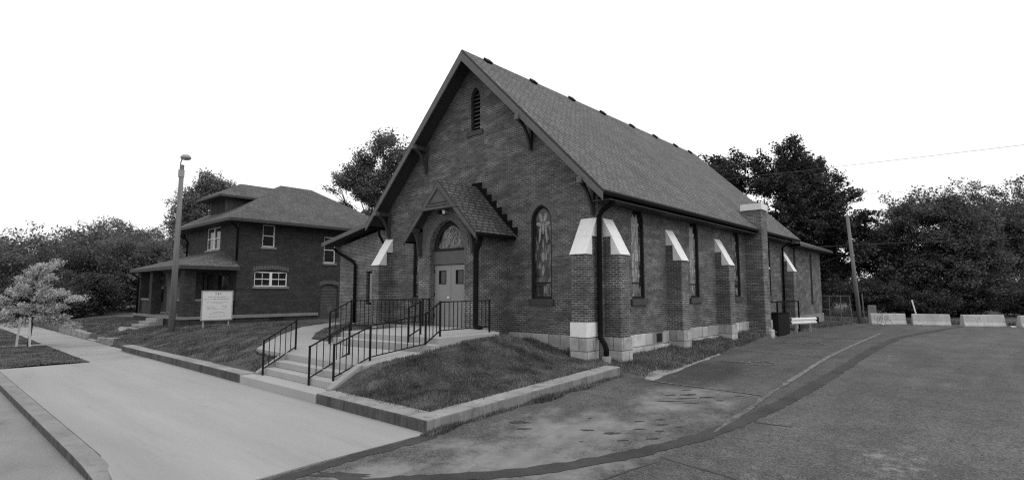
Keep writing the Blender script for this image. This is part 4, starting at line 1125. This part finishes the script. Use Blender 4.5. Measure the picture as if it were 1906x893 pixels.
# chain link gate
def mesh_wire(mb, p0, p1, z0, z1, s=.14, r=.006):
    p0 = Vector(p0); p1 = Vector(p1); L = (p1 - p0).length; d = (p1 - p0) / L; hgt = z1 - z0
    k = -hgt
    while k < L:
        for sg_ in (1, -1):
            u0, u1 = (k, k + hgt); za, zb = (z0, z1) if sg_ > 0 else (z1, z0)
            a0 = max(u0, 0); a1 = min(u1, L)
            if a1 - a0 > .02:
                f0 = (a0 - u0) / hgt; f1 = (a1 - u0) / hgt
                A_ = p0 + d * a0; B_ = p0 + d * a1
                mb.bar((A_.x, A_.y, za + (zb - za) * f0), (B_.x, B_.y, za + (zb - za) * f1), r)
        k += s
FO = (.2, 28.6, .4)
fe = thing('chain_link_gate', 'chain link gate of grey pipe frames beside the rear church corner', 'gate', FO)
fp = [(-.6, 28.2), (.12, 28.45), (.75, 28.7), (1.35, 28.95)]
for i, (x, y) in enumerate(fp): MB().tube([(x, y, .3), (x + (.0 if i < 3 else -.12), y, 2.25 - .1 * (i == 3))], .032, 8).build('post', M['gate'], fe, FO)
for (x0, y0), (x1, y1) in zip(fp[:-1], fp[1:]):
    for z in (.5, 1.3, 2.22): MB().tube([(x0, y0, z), (x1, y1, z)], .024, 6).build('rail', M['gate'], fe, FO)
    mb = MB(); mesh_wire(mb, (x0, y0, 0), (x1, y1, 0), .5, 2.2); mb.build('mesh', M['gate'], fe, FO)
o = MB().tube([(1.55, 31.9, .3), (1.5, 31.9, 2.35)], .04, 8).build('fence_post', M['gate'], org=(1.55, 31.9, .3)); tag(o, 'lone thin grey fence post right of the utility pole', 'post')
gt = MB(); gt.box(1.85, 2.35, 31.5, 31.6, .3, 1.55); o = gt.build('utility_cabinet', M['kerb'], org=(2.1, 31.5, .3), bevel=.03); tag(o, 'pale upright slab behind the graffitied concrete barrier', 'slab')

# concrete barriers
def barrier(x0, y0, x1, y1, label, h=.74):
    a = Vector((x0, y0, 0)); b = Vector((x1, y1, 0)); d = (b - a).normalized(); n_ = Vector((d.y, -d.x, 0)); zz = float(lotz((y0 + y1) / 2)) - .02
    c = (a + b) / 2; mb = MB()
    prof = [(-.30, 0), (.30, 0), (.30, .10), (.20, .28), (.13, h), (-.13, h), (-.20, .28), (-.30, .10)]
    L = (b - a).length
    mb.prism(prof, lambda u, v, t: tuple(a + d * t + n_ * u + Vector((0, 0, zz + v))), 0, L)
    o = mb.build('concrete_barrier', M['barrier'], org=(c.x, c.y, zz), bevel=.035)
    tag(o, label, 'barrier', 'concrete barriers closing the car park'); return o, a, d, n_, zz
b1 = barrier(2.25, 29.55, 4.05, 30.55, 'concrete barrier with black graffiti nearest the utility pole')
barrier(4.45, 30.35, 6.35, 30.95, 'concrete barrier with a white stake leaning behind it')
barrier(6.95, 30.9, 8.9, 32.1, 'water stained concrete barrier third from the utility pole')
barrier(9.6, 31.7, 11.5, 32.8, 'clean pale concrete barrier at the far right end of the row')
g = MB(); o, a, d, n_, zz = b1
def wp(u, v): return a + d * u + n_ * (.30 - (.10 if v > .28 else 0) - max(0, v - .28) * .15 + .012) + Vector((0, 0, zz + v))
for pts in ([(.35, .12), (.38, .5), (.48, .55), (.52, .3), (.58, .55), (.66, .5), (.66, .12)], [(.42, .2), (.46, .35), (.5, .2)], [(.8, .12), (.82, .52), (.98, .6), (1.06, .5), (.9, .42), (1.12, .34), (1.2, .1)], [(.55, .12), (.6, .3)], [(.9, .3), (1.0, .2), (1.1, .28)]):
    P = [wp(*p) for p in pts]; g.tube(P, .009, 4)
go = g.build('graffiti', M['spray'], o, (o.location.x, o.location.y, o.location.z))
st_ = MB().bar((4.75, 31.15, .3), (4.42, 31.35, 1.95), .07, .05).build('stake', M['rail_white'], org=(4.75, 31.15, .3)); tag(st_, 'white stake leaning behind the second concrete barrier', 'stake')

# ------------------------------------------------------------------ vegetation
def mesh_from(name, V, F, mat, parent=None, org=(0, 0, 0)):
    me = bpy.data.meshes.new(name); V = np.asarray(V, np.float32); F = np.asarray(F, np.int32); k = F.shape[1]
    me.vertices.add(len(V)); me.vertices.foreach_set('co', (V - np.array(org, np.float32)).ravel())
    me.loops.add(F.size); me.loops.foreach_set('vertex_index', F.ravel())
    me.polygons.add(len(F)); me.polygons.foreach_set('loop_start', np.arange(0, F.size, k)); me.polygons.foreach_set('loop_total', np.full(len(F), k))
    me.update(calc_edges=True); me.validate(); me.materials.append(mat)
    o = bpy.data.objects.new(name, me); C.objects.link(o)
    if parent: o.parent = parent
    else: o.location = org
    return o

def leaves(centers, dirs, n_per, spread, size, rng, aspect=.6):
    """centers (k,3) cluster centres, dirs (k,3) spray axes; returns V,F of leaf quads"""
    k = len(centers); n = k * n_per
    c = np.repeat(centers, n_per, 0); d = np.repeat(dirs, n_per, 0)
    off = np.clip(rng.normal(size=(n, 3)), -1.7, 1.7) * spread * np.array([1, 1, .6]); off += d * np.clip(rng.normal(size=(n, 1)), -1.6, 1.6) * spread * 1.3
    p = c + off
    nrm = rng.normal(size=(n, 3)) + np.array([0, 0, 1.1]); nrm /= np.linalg.norm(nrm, axis=1, keepdims=True)
    t = rng.normal(size=(n, 3)); t -= nrm * (t * nrm).sum(1, keepdims=True); t /= np.linalg.norm(t, axis=1, keepdims=True)
    b = np.cross(nrm, t); s = size * rng.uniform(.6, 1.35, (n, 1))
    V = np.stack([p - t * s, p + b * s * aspect - nrm * s * .15, p + t * s, p - b * s * aspect - nrm * s * .15], 1).reshape(-1, 3)
    F = np.arange(n * 4).reshape(n, 4); return V, F

def tree(name, label, cat, base, lobes, n_cl, n_per, spread, size, mat, seed, trunk_r=.25, group=None, trunk_top=None, spray=.5, bark=None, shell=.45, lowlimbs=True, sub=0):
    rng = np.random.default_rng(seed); rd = random.Random(seed)
    base = np.array(base, float); root = thing(name, label, cat, tuple(base), group)
    L = np.array([(l[0], l[1], l[2]) for l in lobes], float) + base; R = np.array([l[3:6] for l in lobes], float)
    vol = np.prod(R, 1) ** .8; pick = rng.choice(len(L), n_cl, p=vol / vol.sum())
    u = rng.normal(size=(n_cl, 3)); u /= np.linalg.norm(u, axis=1, keepdims=True)
    rad = shell + (1 - shell) * rng.uniform(0, 1, (n_cl, 1)) ** .6
    rad *= 1 + .16 * rng.normal(size=(n_cl, 1))
    cen = L[pick] + u * R[pick] * rad
    cen[:, 2] = np.maximum(cen[:, 2], base[2] + .25)
    ctr = L.mean(0); dirs = cen - (ctr - np.array([0, 0, R[:, 2].max() * .8])); dirs /= np.linalg.norm(dirs, axis=1, keepdims=True)
    V, F = leaves(cen, dirs * spray, int(n_per * 3.6), spread * .85, size * .56, rng)
    mesh_from('crown', V, F, mat, root, tuple(base))
    # trunk and limbs
    tb = MB(); top = np.array(trunk_top if trunk_top else (0, 0, (L[:, 2].max() - base[2]) * .7)) + base
    fork = base + (top - base) * .42
    tb.tube([base - [0, 0, .3], base + (top - base) * .12, fork, base + (top - base) * .7 + rng.normal(size=3) * .15, top], [trunk_r * 1.35, trunk_r, trunk_r * .8, trunk_r * .45, trunk_r * .12], 9)
    for i in range(0, len(L), 3 if len(L) > 24 else 1):
        s_ = base + (top - base) * rd.uniform(.3, .6); e_ = L[i] + u[i % n_cl] * R[i] * .3; m_ = (s_ + e_) / 2 + np.array([rd.uniform(-.4, .4), rd.uniform(-.4, .4), rd.uniform(-.2, .5)])
        r0 = trunk_r * rd.uniform(.22, .4); tb.tube([s_, m_, e_], [r0, r0 * .6, r0 * .25], 6)
        cl = cen[pick == i]
        for q in cl[:: max(1, len(cl) // 9)][:9]:
            w_ = (e_ * .55 + m_ * .45); tb.tube([w_, (w_ + q) / 2 + rng.normal(size=3) * .15, q], [r0 * .35, r0 * .2, r0 * .06 + .004], 4)
    tb.build('trunk', bark or M['bark'], root, tuple(base), smooth=True)
    return root

def round_lobes(w, h, zc, rd, n=9, low=None):
    out = [(0, 0, zc, w * .42, w * .42, h * .42)]
    for i in range(n):
        a = 2 * math.pi * i / n + rd.uniform(-.3, .3); rr = w * .5 * rd.uniform(.35, .62); z = zc + h * rd.uniform(-.32, .34)
        s = rd.uniform(.22, .34); out.append((rr * math.cos(a), rr * math.sin(a), z, w * s, w * s, h * s * .85))
    k = h / max(l[2] + l[5] for l in out)
    return [(a, b, c * k, d, e, f * k) for a, b, c, d, e, f in out]

CAMP = np.array([8.8915, -13.8158, 2.5]); RIGHT = np.array([.7446, .6675]); FWD = np.array([-.6675, .7446])
def at(dist, lat):   # a spot dist metres along the street corner view and lat metres to its right
    p = CAMP[:2] + FWD * dist + RIGHT * lat; return float(p[0]), float(p[1])

# distant mixed trees at the left, each one on its own
LT = [  # dist, lateral, height, width, kind, label
 (58,-58,8.6,13,0,'broad dark tree at the far left edge behind the young tree'),
 (50,-46,8.0,10,1,'rounded tree standing left of the drooping young tree'),
 (62,-50,9.8,10,0,'dark domed tree in the row far behind the footway'),
 (56,-41,9.2,9,0,'low crowned dense tree above the footway end'),
 (64,-45.5,11.4,9,1,'taller loose tree rising behind the roadside row'),
 (52,-34.5,7.6,8.5,0,'dark bushy tree beside the house porch'),
 (66,-39,11.6,8.5,0,'high rounded tree left of the lamp post'),
 (60,-33.5,10.4,7,1,'small crowned tree directly behind the lamp post')]
for i, (d, l, h, w_, kd, lab) in enumerate(LT):
    rd = random.Random(100 + i); x, y = at(d, l)
    tree('broadleaf_tree', lab, 'tree', (x, y, .3), round_lobes(w_, h * .95, h * .52, rd, 10), 620, 17, .42, .22, M['leaf'] if kd == 0 else M['leaf_mid'], 200 + i, .22, 'trees beyond the house')
# shrubs low down along the far left
SH = [(46,-40,3.4,6.5,'dark shrub mass beside the far end of the footway'),(44,-34.5,3.6,5,'tall dark shrub in front of the porch end'),(47,-45.5,3.0,6,'broad shrub behind the young tree stakes'),(41,-33.6,2.4,3.2,'small rounded bush at the left of the porch steps'),(52,-50,3.5,8,'wide hedge like shrub at the far left')]
for i, (d, l, h, w_, lab) in enumerate(SH):
    rd = random.Random(150 + i); x, y = at(d, l)
    tree('shrub', lab, 'shrub', (x, y, .4), round_lobes(w_, h, h * .5, rd, 8), 420, 18, .26, .15, M['leaf_right'], 260 + i, .08, 'shrubs beyond the house', shell=.2)

# tall tree behind the left of the brick house and tree between the buildings
x, y = at(56, -31.6); rd = random.Random(9)
tree('broadleaf_tree', 'tall tree rising behind the dormer of the brick house', 'tree', (x, y, .5), [(0,0,10,2.4,2.4,2.4),(1.3,1.1,11.9,1.7,1.7,1.5),(-1.8,-1.6,9.4,1.9,1.9,1.8),(.2,.2,13.2,1.5,1.5,1.1),(2.4,2.0,10.8,1.4,1.4,1.4),(-1.6,-1.4,11.6,1.2,1.2,.9),(-.6,0,7,2.2,2.2,2.4)], 620, 18, .40, .21, M['leaf_mid'], 31, .3, 'trees behind the buildings')
x, y = at(46, -11.6)
tree('broadleaf_tree', 'tall loose crowned tree between the brick house and the church', 'tree', (x, y, .8),
     [(0,0,10.6,2.0,2.0,2.0),(-1.6,-1.4,11.4,1.5,1.5,1.1),(.6,.5,13.9,1.4,1.4,1.5),(1.9,1.7,12.6,1.5,1.5,1.4),(-2.6,-2.3,10.6,.7,.7,.5),(-1.9,-1.7,9.0,.8,.8,.6),(1.5,1.3,10.2,1.6,1.6,1.6),(.2,.2,7.6,1.6,1.6,1.4),(-1.2,-1.0,7.2,.8,.8,.8),(2.8,2.5,11,1.4,1.4,1.6),(-.7,-.6,12.8,1.0,1.0,1.0),(-1.5,-1.3,6.6,.9,.9,.7)],
     620, 20, .30, .17, M['leaf'], 41, .28, 'trees behind the buildings', spray=.8, shell=.3)

# big open tree behind the church: sprays reaching up and right
x, y = at(52, 25.5); rg = random.Random(4); lob = []
for lx, zz, rr_ in [(-7.0,13.6,1.1),(-6.0,14.9,1.0),(-5.6,13.2,1.3),(-4.3,14.4,1.2),(-2.8,15.2,1.1),(-1.4,15.0,1.3),(.2,15.3,1.2),(1.4,15.6,.9),(2.4,14.6,1.2),(3.6,15.3,.8),(3.4,13.6,1.3),(4.9,14.2,.8),(4.8,12.7,1.2),(6.3,13.0,.8),(6.2,11.6,1.2),(7.6,11.8,.75),(7.3,10.4,1.1),
                    (-7.2,11.8,1.2),(-5,11.6,1.5),(-3,13,1.6),(-1,13.2,1.7),(1,13.4,1.7),(2.6,12,1.7),(-3,10.8,1.7),(0,11,1.9),(2.2,9.8,1.8),(4.4,10.6,1.6),(5.8,9.4,1.5),(7.4,8.8,1.1),(8.4,7.6,.9),(7.0,7.4,1.3),(5.2,7.6,1.5),(3.4,7.8,1.6),(1,8.6,1.8),(-2,8.6,1.8),(-5,9.2,1.7),(8.0,6.0,1.1),(6.2,5.8,1.4),(4.2,5.8,1.5),(2,6.2,1.6),(-1,6.4,1.8),(-4,6.6,1.8),(7.4,4.4,1.3),(5,4,1.5),(1.8,14.2,1.4),(3,12.8,1.5),(1.6,12.2,1.6),(8.2,9.6,1.0),(8.8,6.6,.9),(6.6,8.4,1.4),(.6,7.2,1.8),(-3,7.4,1.8),(2.8,8.6,1.6),(4.6,9.0,1.5),(3.4,11.4,1.5),(0,9.6,1.8),(-1.2,11.6,1.6),(9.0,5.0,.9),(6.0,7.0,1.4),(2.8,4.4,1.6)]:
    jy = rg.uniform(-2.8, 2.8)
    lob.append((RIGHT[0] * lx + FWD[0] * jy, RIGHT[1] * lx + FWD[1] * jy, zz + rg.uniform(-.5, .3), rr_, rr_, rr_ * .95))
tree('broadleaf_tree', 'large dark tree with upswept branches behind the church roof', 'tree', (x, y, .4), lob, 2300, 11, .25, .24, M['leaf_right'], 51, .36, 'trees behind the buildings', spray=1.1, shell=.1, trunk_top=(0, 0, 10.5))

RT = [ # dist, lateral, height, width, mat, label
 (50, 38.6, 12.0, 13.5, 'leaf_round', 'huge rounded tree filling the gap behind the concrete barriers'),
 (60, 59.5, 15.4, 10, 'leaf_right', 'taller dark tree at the right edge behind the rounded one'),
 (54, 30.6, 7.6, 5, 'leaf_round', 'narrow tree between the utility pole and the rounded tree'),
 (64, 35.0, 8.4, 6, 'leaf_right', 'dark tree in the gap behind the utility pole'),
 (60, 29, 8.6, 8, 'leaf_right', 'low dark tree under the big upswept tree'),
 (57, 51.5, 14.2, 7.0, 'leaf_round', 'loose topped tree leaning out right of the rounded tree'),
 (54, 23.5, 7.0, 8, 'leaf_right', 'dark thicket tree just past the rear church corner')]
for i, (d, l, h, w_, mt_, lab) in enumerate(RT):
    rd = random.Random(300 + i); x, y = at(d, l)
    lobs = round_lobes(w_, h * .98, h * .50, rd, 9)
    if i == 0:
        lobs = [(0, 0, 5.3, 4.5, 4.5, 5.8), (0, 0, 3.0, 5.2, 5.2, 3.0)]
        for q in range(26):
            a_ = rd.uniform(0, 6.28); e_ = rd.uniform(-.2, 1.4); lobs.append((4.2 * math.cos(a_) * math.cos(e_), 4.2 * math.sin(a_) * math.cos(e_), 5.2 + 5.1 * math.sin(e_), 1.15, 1.15, .75))
    tree('broadleaf_tree', lab, 'tree', (x, y, .34), lobs, 2100 if i == 0 else 700, 20, .36, .19, M[mt_], 320 + i, .3, 'trees behind the car park', shell=.6 if i == 0 else .35)
RS = [(47,35,3,6,'dark shrub directly behind the graffitied barrier'),(48,40,3.2,7,'wide shrub behind the middle barriers'),(48.5,46,3.2,7,'shrub behind the barrier at the right edge'),(46,30,3.4,5,'shrub in the dark gap behind the chain link gate'),(50,26,4,6,'tall shrub at the rear corner of the church')]
for i, (d, l, h, w_, lab) in enumerate(RS):
    rd = random.Random(350 + i); x, y = at(d, l)
    tree('shrub', lab, 'shrub', (x, y, .34), round_lobes(w_, h, h * .5, rd, 8), 420, 18, .25, .14, M['leaf_right'], 360 + i, .06, 'shrubs behind the car park', shell=.2)

# young staked tree
YT = (-24.0, -9.9, .02)
tree('young_tree', 'pale leaved young tree with drooping tiers on the verge', 'tree', YT,
     [(RIGHT[0] * a_, RIGHT[1] * a_, z_, r_ * .95, r_ * .85, h_ * 1.7) for a_, z_, r_, h_ in ((.9,3.75,.30,.08),(.5,3.62,.45,.12),(.15,3.3,.55,.16),(-.25,2.95,.6,.16),(.7,3.15,.4,.1),(.2,2.7,.6,.2),(-.8,2.45,.6,.14),(-1.5,2.1,.6,.14),(.6,2.3,.6,.14),(1.3,2.4,.55,.12),(1.9,2.15,.45,.1),(-2.2,1.95,.55,.16),(.1,1.75,.7,.2),(1.1,1.75,.6,.14),(-1.1,1.5,.7,.16),(-1.9,1.15,.7,.16),(.6,1.25,.7,.16),(1.35,1.2,.55,.14),(-.4,1.1,.6,.14),(-2.7,1.3,.6,.14),(-3.3,1.7,.6,.12),(-3.2,1.0,.6,.14),(-2.6,.85,.5,.1),(1.9,1.0,.4,.1))],
     430, 12, .12, .08, M['leaf_pale'], 71, .055, None, trunk_top=(RIGHT[0] * .3, RIGHT[1] * .3, 3.5), spray=.5, shell=.1)
for dx, dy, tx, ty, lab in ((-.32, -.2, -.05, 0, 'pale wooden stake leaning against the nearer side of the young tree'), (.30, .22, .04, .02, 'pale wooden stake propping the far side of the young tree')):
    bx_, by_ = YT[0] + RIGHT[0] * dx * 1.0 - FWD[0] * .25, YT[1] + RIGHT[1] * dx - FWD[1] * .25
    o = MB().bar((bx_, by_, -.05), (bx_ - RIGHT[0] * dx * .35, by_ - RIGHT[1] * dx * .35, 1.35), .08).build('tree_stake', M['bark_pale'], org=(bx_, by_, 0)); tag(o, lab, 'stake', 'stakes of the young tree')

# grass
def grass(name, n, box, hgt, mat, zf, accept, seed, width=.008, lean=.45):
    rng = np.random.default_rng(seed); x = rng.uniform(box[0], box[1], n); y = rng.uniform(box[2], box[3], n)
    ok = accept(x, y); x = x[ok]; y = y[ok]; z = zf(x, y) - .01; n = len(x)
    # clumpy height
    cl = .65 + .5 * np.sin(x * 2.3 + 1.3 * np.sin(y * 1.7)) * np.sin(y * 2.9 + x * .7) * .6
    h = hgt * rng.uniform(.5, 1.3, n) * np.clip(cl, .4, 1.3); a = rng.uniform(0, 2 * np.pi, n); w_ = width * rng.uniform(.7, 1.4, n)
    lx, ly = np.cos(a), np.sin(a); b = rng.uniform(0, 2 * np.pi, n); kx = np.cos(b) * h * lean * rng.uniform(.2, 1.4, n); ky = np.sin(b) * h * lean * rng.uniform(.2, 1.4, n)
    V = np.stack([np.stack([x - lx * w_, y - ly * w_, z], 1), np.stack([x + lx * w_, y + ly * w_, z], 1), np.stack([x + kx, y + ky, z + h], 1)], 1).reshape(-1, 3)
    o = mesh_from(name, V, np.arange(n * 3).reshape(n, 3), mat); tag(o, kind='stuff'); return o
def lawn_ok(x, y):
    ok = (y > -7.06)
    for P in (PATH, [(-2.6,-7.4),(-6.8,-7.4),(-6.8,-6.2),(-2.6,-6.2)], [(-2.1,-5.0),(-6.2,-5.2),(-6.2,.1),(-3.75,.1),(-3.7,-1.42),(-2.15,-2.05)]): ok &= ~inpoly(x, y, P)
    ok &= ~((x > -15.4) & (x < .06) & (y > -.06)); ok &= ~((x > -30.8) & (x < -22.2) & (y > -4.4) & (y < 8.5))
    ok &= ~((x > -10.9) & (x < -10.3) & (y > -.7)); ok &= ~((x > -.65) & (x < -.05) & (y > -.66))
    thin = np.sin(x * 1.9 + 2.2 * np.sin(y * 1.3)) * np.sin(y * 2.3 + 1.7 * np.sin(x * 1.1 + .5)) + .5 * np.sin(x * 6.1) * np.sin(y * 5.3 + x)
    keep = np.random.default_rng(5).uniform(0, 1, x.shape) < np.clip(1.25 - thin, .12, 1)
    near_path = inpoly(x, y, [(-9.2,-6.7),(-11.9,-4.4),(-14.6,-2.0),(-14.1,-1.7),(-11.3,-3.9),(-8.4,-6.1)]) | inpoly(x, y, [(-2.8,-6.9),(-2.4,-6.9),(-1.75,-4.6),(-1.75,-3.6),(-2.2,-3.6)])
    keep &= ~(near_path & (np.random.default_rng(6).uniform(0, 1, x.shape) < .7))
    return ok & keep & (x < turf_edge(y) - .03)
grass('grass', 150000, (-2.9, .72, -7.05, 0), .085, M['grass'], turf, lawn_ok, 1, .007)
grass('grass.001', 190000, (-23, -6.6, -7.05, .5), .085, M['grass'], turf, lawn_ok, 2, .010)
grass('grass.002', 45000, (-40, -23, -7, -3.5), .08, M['grass'], turf, lawn_ok, 3, .018)
grass('grass.003', 45000, (-40, -15.4, -11.6, -9.22), .06, M['grass'], lambda x, y: .0 + .05 * np.sin((y + 11.62) / 2.42 * math.pi), lambda x, y: ~((x < -24.4) & (x > -25.7)), 4, .014)
def side_ok(x, y):
    ok = (x > .07) & (x < turf_edge(y) - .0) & (y > -.7)
    for y0 in (.27, 4.43, 8.97, 13.72, 18.42): ok &= ~((y > y0 - .05) & (y < y0 + .6) & (x < .62))
    return ok & ~((y > 12.6) & (y < 13.8) & (x < .95)) & ~((y > 14.3) & (y < 18) & (x < 1.05))
grass('weeds', 80000, (.05, 1.95, -.7, 29), .16, M['weed'], turf, side_ok, 5, .012, .7)
# weeds along the foot of the wall by the car park
grass('weeds.001', 9000, (1.15, 1.45, -7.6, -.8), .13, M['weed'], lambda x, y: lotz(y), lambda x, y: (x < 1.17 + .20 * np.abs(np.sin(y * 1.9) * np.sin(y * .73 + 1)) + .05) | ((y < -7.2) & (x < 1.42)), 6, .012, .8)
grass('weeds.002', 9000, (-2, 13, 30.3, 34), .45, M['weed'], lambda x, y: x * 0 + .33, lambda x, y: (y > 31.2 + .27 * (x - 2)) | (x < 1.9), 7, .03, .6)
grass('weeds.003', 7000, (-2.75, 1.0, -7.3, -.8), .10, M['grass'], lambda x, y: np.full(x.shape, .235) + (y + 7.45) * .04, lambda x, y: ((np.abs(x - .70) < .10 * (.4 + np.abs(np.sin(y * 3.1) * np.sin(y * 1.3)))) & (y > -7.02)) | ((np.abs(y + 7.02) < .10 * (.4 + np.abs(np.sin(x * 2.7)))) & (x < .7)), 9, .008, .9)
grass('weeds.004', 3200, (-3.4, -.6, -.5, -.05), .24, M['weed'], turf, lambda x, y: np.sin(x * 5) + np.sin(x * 2.3) > .2, 10, .009, .6)
grass('weeds.005', 3500, (-2.6, -1.6, -3.2, -1.2), .20, M['weed'], turf, lambda x, y: (np.hypot(x + 2.05, y + 1.9) < .45 + .15 * np.sin(9 * x)), 11, .009, .7)
rng = np.random.default_rng(8); n = 130; fx = rng.uniform(.15, 1.6, n); fy = rng.uniform(-.5, 12, n); ok = side_ok(fx, fy); fx = fx[ok]; fy = fy[ok]; fz = turf(fx, fy) + rng.uniform(.06, .13, len(fx))
s_ = .013; V = []; F = []
for i in range(len(fx)):
    o_i = len(V); V += [(fx[i] + s_, fy[i], fz[i]), (fx[i] - s_, fy[i], fz[i]), (fx[i], fy[i] + s_, fz[i]), (fx[i], fy[i] - s_, fz[i]), (fx[i], fy[i], fz[i] + s_), (fx[i], fy[i], fz[i] - s_)]
    F += [(o_i + a, o_i + b, o_i + c) for a, b, c in ((0, 2, 4), (2, 1, 4), (1, 3, 4), (3, 0, 4), (2, 0, 5), (1, 2, 5), (3, 1, 5), (0, 3, 5))]
tag(mesh_from('clover_flowers', V, F, M['flower']), kind='stuff')
# scraps of litter by the barriers
for i, (x, y, lab) in enumerate(((4.9, 30.05, 'white scrap of litter before the second barrier'), (2.9, 29.5, 'small white litter scrap under the graffiti'), (9.3, 31.4, 'pale litter scrap left of the last barrier'))):
    m = MB(); k = 7; z = float(lotz(y)) + .03
    top = [(x + .16 * random.uniform(.5, 1.2) * math.cos(2 * math.pi * j / k), y + .12 * random.uniform(.5, 1.2) * math.sin(2 * math.pi * j / k), z + random.uniform(0, .05)) for j in range(k)]
    m.quadprism(top, .02); tag(m.build('litter', M['white'], org=(x, y, z)), lab, 'litter', 'litter by the barriers')

# ------------------------------------------------------------------ light
SUN_EL, SUN_AZ = math.radians(55), math.radians(-8)        # azimuth from +x towards -y
wd = bpy.data.worlds.new('World'); S.world = wd; wd.use_nodes = True
nt = wd.node_tree; bg = nt.nodes['Background']
sky = nt.nodes.new('ShaderNodeTexSky'); sky.sky_type = 'NISHITA'; sky.sun_disc = False; sky.sun_elevation = SUN_EL
sv = Vector((math.cos(SUN_EL) * math.cos(SUN_AZ), -math.cos(SUN_EL) * math.sin(SUN_AZ), math.sin(SUN_EL)))
sky.sun_rotation = math.atan2(sv.x, sv.y)
sky.air_density = 2.0; sky.dust_density = 6.0
bw = nt.nodes.new('ShaderNodeRGBToBW'); nt.links.new(sky.outputs[0], bw.inputs[0])
# an even cloud deck over most of the sky
tc = nt.nodes.new('ShaderNodeTexCoord'); cn = noise(nt, tc.outputs['Generated'], 2.0, 5, .5)
cf = ramp(nt, cn, .3, .7, .70, .9)
mixv = math_node(nt, 'MULTIPLY_ADD', math_node(nt, 'SUBTRACT', 12.3, bw.outputs[0]), cf, bw.outputs[0])
nt.links.new(gray(nt, mixv), bg.inputs['Color']); bg.inputs['Strength'].default_value = .11
sd = bpy.data.lights.new('Sun', 'SUN'); sd.energy = .55; sd.angle = math.radians(22); sd.color = (1, 1, 1)
so = bpy.data.objects.new('Sun', sd); C.objects.link(so); so.rotation_euler = (-sv).to_track_quat('-Z', 'Y').to_euler(); so.location = (20, -10, 30)

# ------------------------------------------------------------------ camera
pitch, yaw, roll, f_ = .0948, .7309, .0009, 1009.92
R1 = Matrix(((math.cos(yaw), math.sin(yaw), 0), (-math.sin(yaw), math.cos(yaw), 0), (0, 0, 1)))
R2 = Matrix(((1, 0, 0), (0, math.cos(pitch), math.sin(pitch)), (0, -math.sin(pitch), math.cos(pitch))))
Rm = R2 @ R1
right, fwd, upv = Vector(Rm[0]), Vector(Rm[1]), Vector(Rm[2])
cam = bpy.data.cameras.new('Camera'); cam.sensor_width = 36; cam.lens = f_ / 1906 * 36; cam.clip_end = 2000; cam.clip_start = .1
co = bpy.data.objects.new('Camera', cam); C.objects.link(co)
mw = Matrix((( right.x, upv.x, -fwd.x, 8.8915), (right.y, upv.y, -fwd.y, -13.8158), (right.z, upv.z, -fwd.z, 2.5), (0, 0, 0, 1)))
co.matrix_world = mw
S.camera = co
S.render.engine = 'CYCLES'
S.cycles.use_denoising = False; S.cycles.pixel_filter_type = 'BLACKMAN_HARRIS'; S.cycles.filter_width = 1.25
S.cycles.max_bounces = 6; S.cycles.transparent_max_bounces = 4
S.view_settings.view_transform = 'Standard'; S.view_settings.look = 'None'; S.view_settings.gamma = 1; S.view_settings.exposure = 0.0
S.view_settings.use_curve_mapping = False
